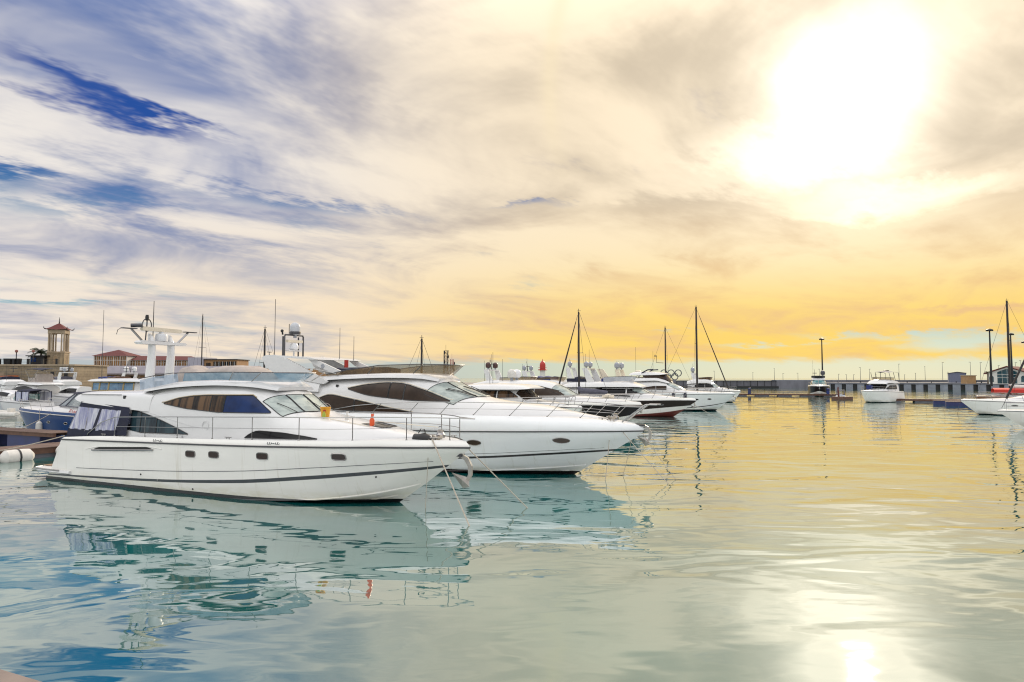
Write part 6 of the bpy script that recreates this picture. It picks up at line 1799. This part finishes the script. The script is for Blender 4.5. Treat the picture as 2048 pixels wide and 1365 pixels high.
for i, (x, y) in enumerate(((73.6, 115.5), (71.8, 109.3), (71.3, 103.0), (63.8, 88.5))):
    lab = ['first', 'second', 'third', 'fourth'][i]
    f_ = empty('finger_pontoon', (x, y, 0), BACK, ['dark blue float finger nearest the outer pontoon', 'second dark blue float finger left of the sports cruiser', 'third dark blue float finger under the sports cruiser bow', 'dark blue float finger between sports cruiser and sailing boat'][i], 'pontoon', 'blue float fingers')
    MB().box(-7, 2.2, -.7, .7, -.3, .62).build('float', M_bluefloat, f_, None)
    MB().box(-7, 2.25, -.75, .75, .62, .7).build('deck', M_wood, f_, None)
for i, (x, y, m_) in enumerate(((58.5, 168.6, M_bluefloat), (75.9, 164.4, M_blue), )):
    p_ = empty('service_pedestal', (x, y, .55), 0, ['short dark blue post on the outer pontoon far left end', 'bright blue drum standing before the black and white yacht'][i], 'post')
    MB().lathe([(.33, 0), (.36, .1), (.36, 1.2), (.3, 1.4), (.1, 1.45)], (0, 0, 0), 12).build('drum', m_, p_)
    MB().lathe([(.38, .9), (.4, 1.0), (.38, 1.1)], (0, 0, 0), 12).build('drum_band', M_iron, p_)
tp = empty('pontoon_end_float', (68.4, 143.0, 0), 20, 'small wooden float with dark red mooring post beside the fishing boat', 'float')
MB().box(-1.2, 2.6, -1, 1, -.2, .55).build('float_deck', M_wood, tp, None)
MB().tube([(-.2, 0, .5), (-.35, 0, 2.2), (-.3, 0, 2.6)], [.18, .16, .10], 8).build('mooring_post', mat('dark_red_post', (.10, .025, .02), .6), tp)

# fenders
def fender(label, loc, r_, L_, ang=0, m=M_fender, group=None, horizontal=True):
    o = empty('fender', loc, ang, label, 'fender', group)
    pr = [(.02, -L_ / 2 - .06), (r_ * .45, -L_ / 2), (r_ * .95, -L_ / 2 + r_ * .5), (r_, 0), (r_ * .95, L_ / 2 - r_ * .5), (r_ * .45, L_ / 2), (.02, L_ / 2 + .06)]
    MB().lathe(pr, (0, 0, 0), 14, 'x' if horizontal else 'z').build('fender_body', m, o)
    if not horizontal:
        tubes('fender_line', [(0, 0, L_ / 2), (0, 0, L_ / 2 + .9)], .015, M_rope, o, 4)
    else:
        MB().lathe([(r_ * 1.02, -.05), (r_ * 1.03, 0), (r_ * 1.02, .05)], (0, 0, 0), 14, 'x').build('fender_band', M_rubber, o)
    return o
fender('large pale oval fender on the wooden pontoon at the left edge', berth(-7.5, .9, .22), .42, 1.6, ANG + 90)
fender('smaller pale fender on the pontoon next to the nearest yacht platform', berth(-7.5, 3.4, .34), .34, .85, ANG + 90)
fender('white cylinder fender hanging on the blue hull', berth(-11.5 - 7.45, 10.4 - 2.02, .95), .22, .85, 0, horizontal=False)
bF = np.array([13.15, 101.09, 0]); 
for i, x in enumerate((11.2, 12.8)):
    p = bF + BD * x - ND * 2.35
    fender(['left of the two navy fenders on the last white yacht', 'right of the two navy fenders on the last white yacht'][i], (float(p[0]), float(p[1]), 1.95), .22, .95, 0, M_navy, horizontal=False)

# ================================================================== mooring lines
def rope(label, pts, r_=.022, sag=0.0, name='mooring_line', m=M_rope):
    a, b_ = np.array(pts[0], float), np.array(pts[-1], float)
    P = [a + (b_ - a) * t - np.array([0, 0, sag * 4 * t * (1 - t)]) for t in np.linspace(0, 1, 14)]
    o = MB().tube(P, r_, 6).build(name, m, None)
    return tag(o, label, 'rope')
def a_(x, y, z): return tuple(np.array(berth(0, 0)) + BD * x + ND * y + np.array([0, 0, z]))
def b_(x, y, z): return tuple(np.array(B0) + BD * x + ND * y + np.array([0, 0, z]))
rope('taut mooring line from the nearest bow down to the water', [a_(20.1, -.75, 2.4), (-1.27, 21.0, -.05)], .024)
rope('mooring line from the tip of the nearest bow towards the right', [a_(20.95, -.05, 2.2), (.58, 23.9, -.05)], .022)
rope('thin slack line at the nearest bow beside the anchor', [a_(20.0, -.8, 2.4), (-3.0, 23.9, -.05)], .012, .1)
rope('slack mooring line on the left of the second yacht bow', [b_(21.9, -.6, 2.6), (4.1, 30.4, -.05)], .016, .28)
rope('mooring line in the middle of the second yacht bow', [b_(22.0, -.55, 2.6), (6.7, 29.3, -.05)], .016, .05)
rope('mooring line from the second yacht anchor to the right', [b_(23.2, 0, 2.0), (7.3, 30.5, -.05)], .014, .05)
rope('short steep line under the second yacht bow', [b_(22.6, 0.3, 1.7), (5.1, 31.8, -.05)], .012, .08)
rope('stern line from the nearest yacht to the wooden pontoon', [a_(1.95, -2.25, 1.95), berth(-8.2, -5.2, .62)], .022, .35)
rope('white line from the blue hulled cruiser to the gangway', [berth(-11.5 - 6.3, 10.4 - 1.85, 2.0), berth(-16.6, 5.9, 1.12)], .018, .05)
rope('grey line from the blue hulled bow down to the water', [berth(-11.5 - 12.2, 10.4, 1.9), berth(-27.5, 4.0, -.05)], .018, .1)
rope('mooring line from the last white yacht bow', [tuple(np.array([13.15, 101.09, 0]) + BD * 18.6 + np.array([0, 0, 2])), (33.8, 88.5, -.05)], .018, .1)
rope('mooring line from the brown hulled yacht bow', [tuple(np.array([3.99, 86.73, 0]) + BD * 18.4 + np.array([0, 0, 1.7])), (22.6, 73.5, -.05)], .018, .1)

# ================================================================== things lying on the nearest foredeck
def deck_pt(x, yf): return np.array(A0) + 0
def on_house(xs, yf, dz_=0.0):
    p = HA.top(xs, yf, 0)
    w_ = np.array(A0) + BD * p[0] + ND * p[1]
    return (float(w_[0]), float(w_[1]), float(p[2] + dz_))
bk = empty('bucket', on_house(15.25, -.28), 0, 'yellow plastic bucket on the nearest foredeck below the windscreen', 'bucket')
MB().lathe([(.15, -.03), (.19, .32), (.205, .33), (.205, .36), (.18, .36), (.14, .02)], (0, 0, 0), 16).build('bucket_body', M_yellow, bk)
tubes('bucket_handle', [(.2 * math.cos(a), 0, .34 + .16 * math.sin(a)) for a in np.linspace(0, math.pi, 9)], .008, M_steel, bk)
def bottle(label, xs, yf, m, s_=1.0, cap=M_red):
    r = empty('spray_bottle', on_house(xs, yf), random.uniform(0, 90), label, 'bottle')
    MB().lathe([(.07*s_, -.03), (.075*s_, .16*s_), (.03*s_, .24*s_), (.025*s_, .28*s_)], (0, 0, 0), 12).build('bottle_body', m, r)
    MB().box(-.03*s_, .09*s_, -.02*s_, .02*s_, .27*s_, .34*s_).build('spray_head', cap, r)
bottle('bright orange spray bottle standing on the nearest foredeck hatch', 17.4, -.30, M_orange, 1.25, M_orange)
bottle('green and red bottle beside the yellow bucket', 15.5, -.42, mat('lime_plastic', (.35, .42, .05), .4), .9)
bottle('white spray bottle to the right of the yellow bucket', 16.1, -.2, M_fender, .9, M_fender)
bg = empty('tool_bag', tuple(np.array(A0) + BD * 19.55 - ND * .55 + np.array([0, 0, 2.36])), ANG, 'black tool bag lying on the nearest bow', 'bag')
P = [[(x, .2 * math.cos(t) * k, max(.22 * math.sin(t) * k * (1 + .2 * math.sin(x * 20)), 0)) for t in np.linspace(0, math.pi, 8)] for x, k in ((-.38, .3), (-.3, .8), (-.1, 1.0), (.1, .9), (.3, .7), (.4, .3))]
MB().grid(P).build('bag_body', M_rubber, bg)
tubes('bag_handle', [(-.15, 0, .2), (-.05, 0, .36), (.1, 0, .34), (.15, 0, .18)], .018, M_rubber, bg)
def coil(label, loc, r_=.16, n=4):
    pts = []
    for k in range(n * 14):
        a = k * 2 * math.pi / 14
        pts.append((r_ * (1 + .25 * math.sin(k * 1.3)) * math.cos(a), r_ * .8 * math.sin(a), .03 + .02 * (k // 14) + .04 * math.sin(k * .9)))
    o = MB().tube(pts, .022, 5).build('rope_coil', M_rope, None, loc=loc)
    o.rotation_euler = (0, 0, R(ANG))
    tag(o, label, 'rope')
coil('coil of cream rope on the nearest bow cleat', tuple(np.array(A0) + BD * 20.15 - ND * .5 + np.array([0, 0, 2.38])))
coil('coil of cream rope on the second yacht bow', tuple(np.array(B0) + BD * 21.9 - ND * .35 + np.array([0, 0, 2.64])))
sw = empty('boat_hook', tuple(np.array(A0) + BD * 18.4 + ND * .2 + np.array([0, 0, 2.72])), ANG, 'long thin boat hook lying along the nearest foredeck', 'boat hook')
tubes('hook_pole', [(-1.6, 0, .16), (1.4, -.1, .02)], .014, M_cream, sw)
tubes('hook_end', [(1.4, -.1, .02), (1.55, -.12, .05), (1.5, -.2, .06)], .016, M_steel, sw)
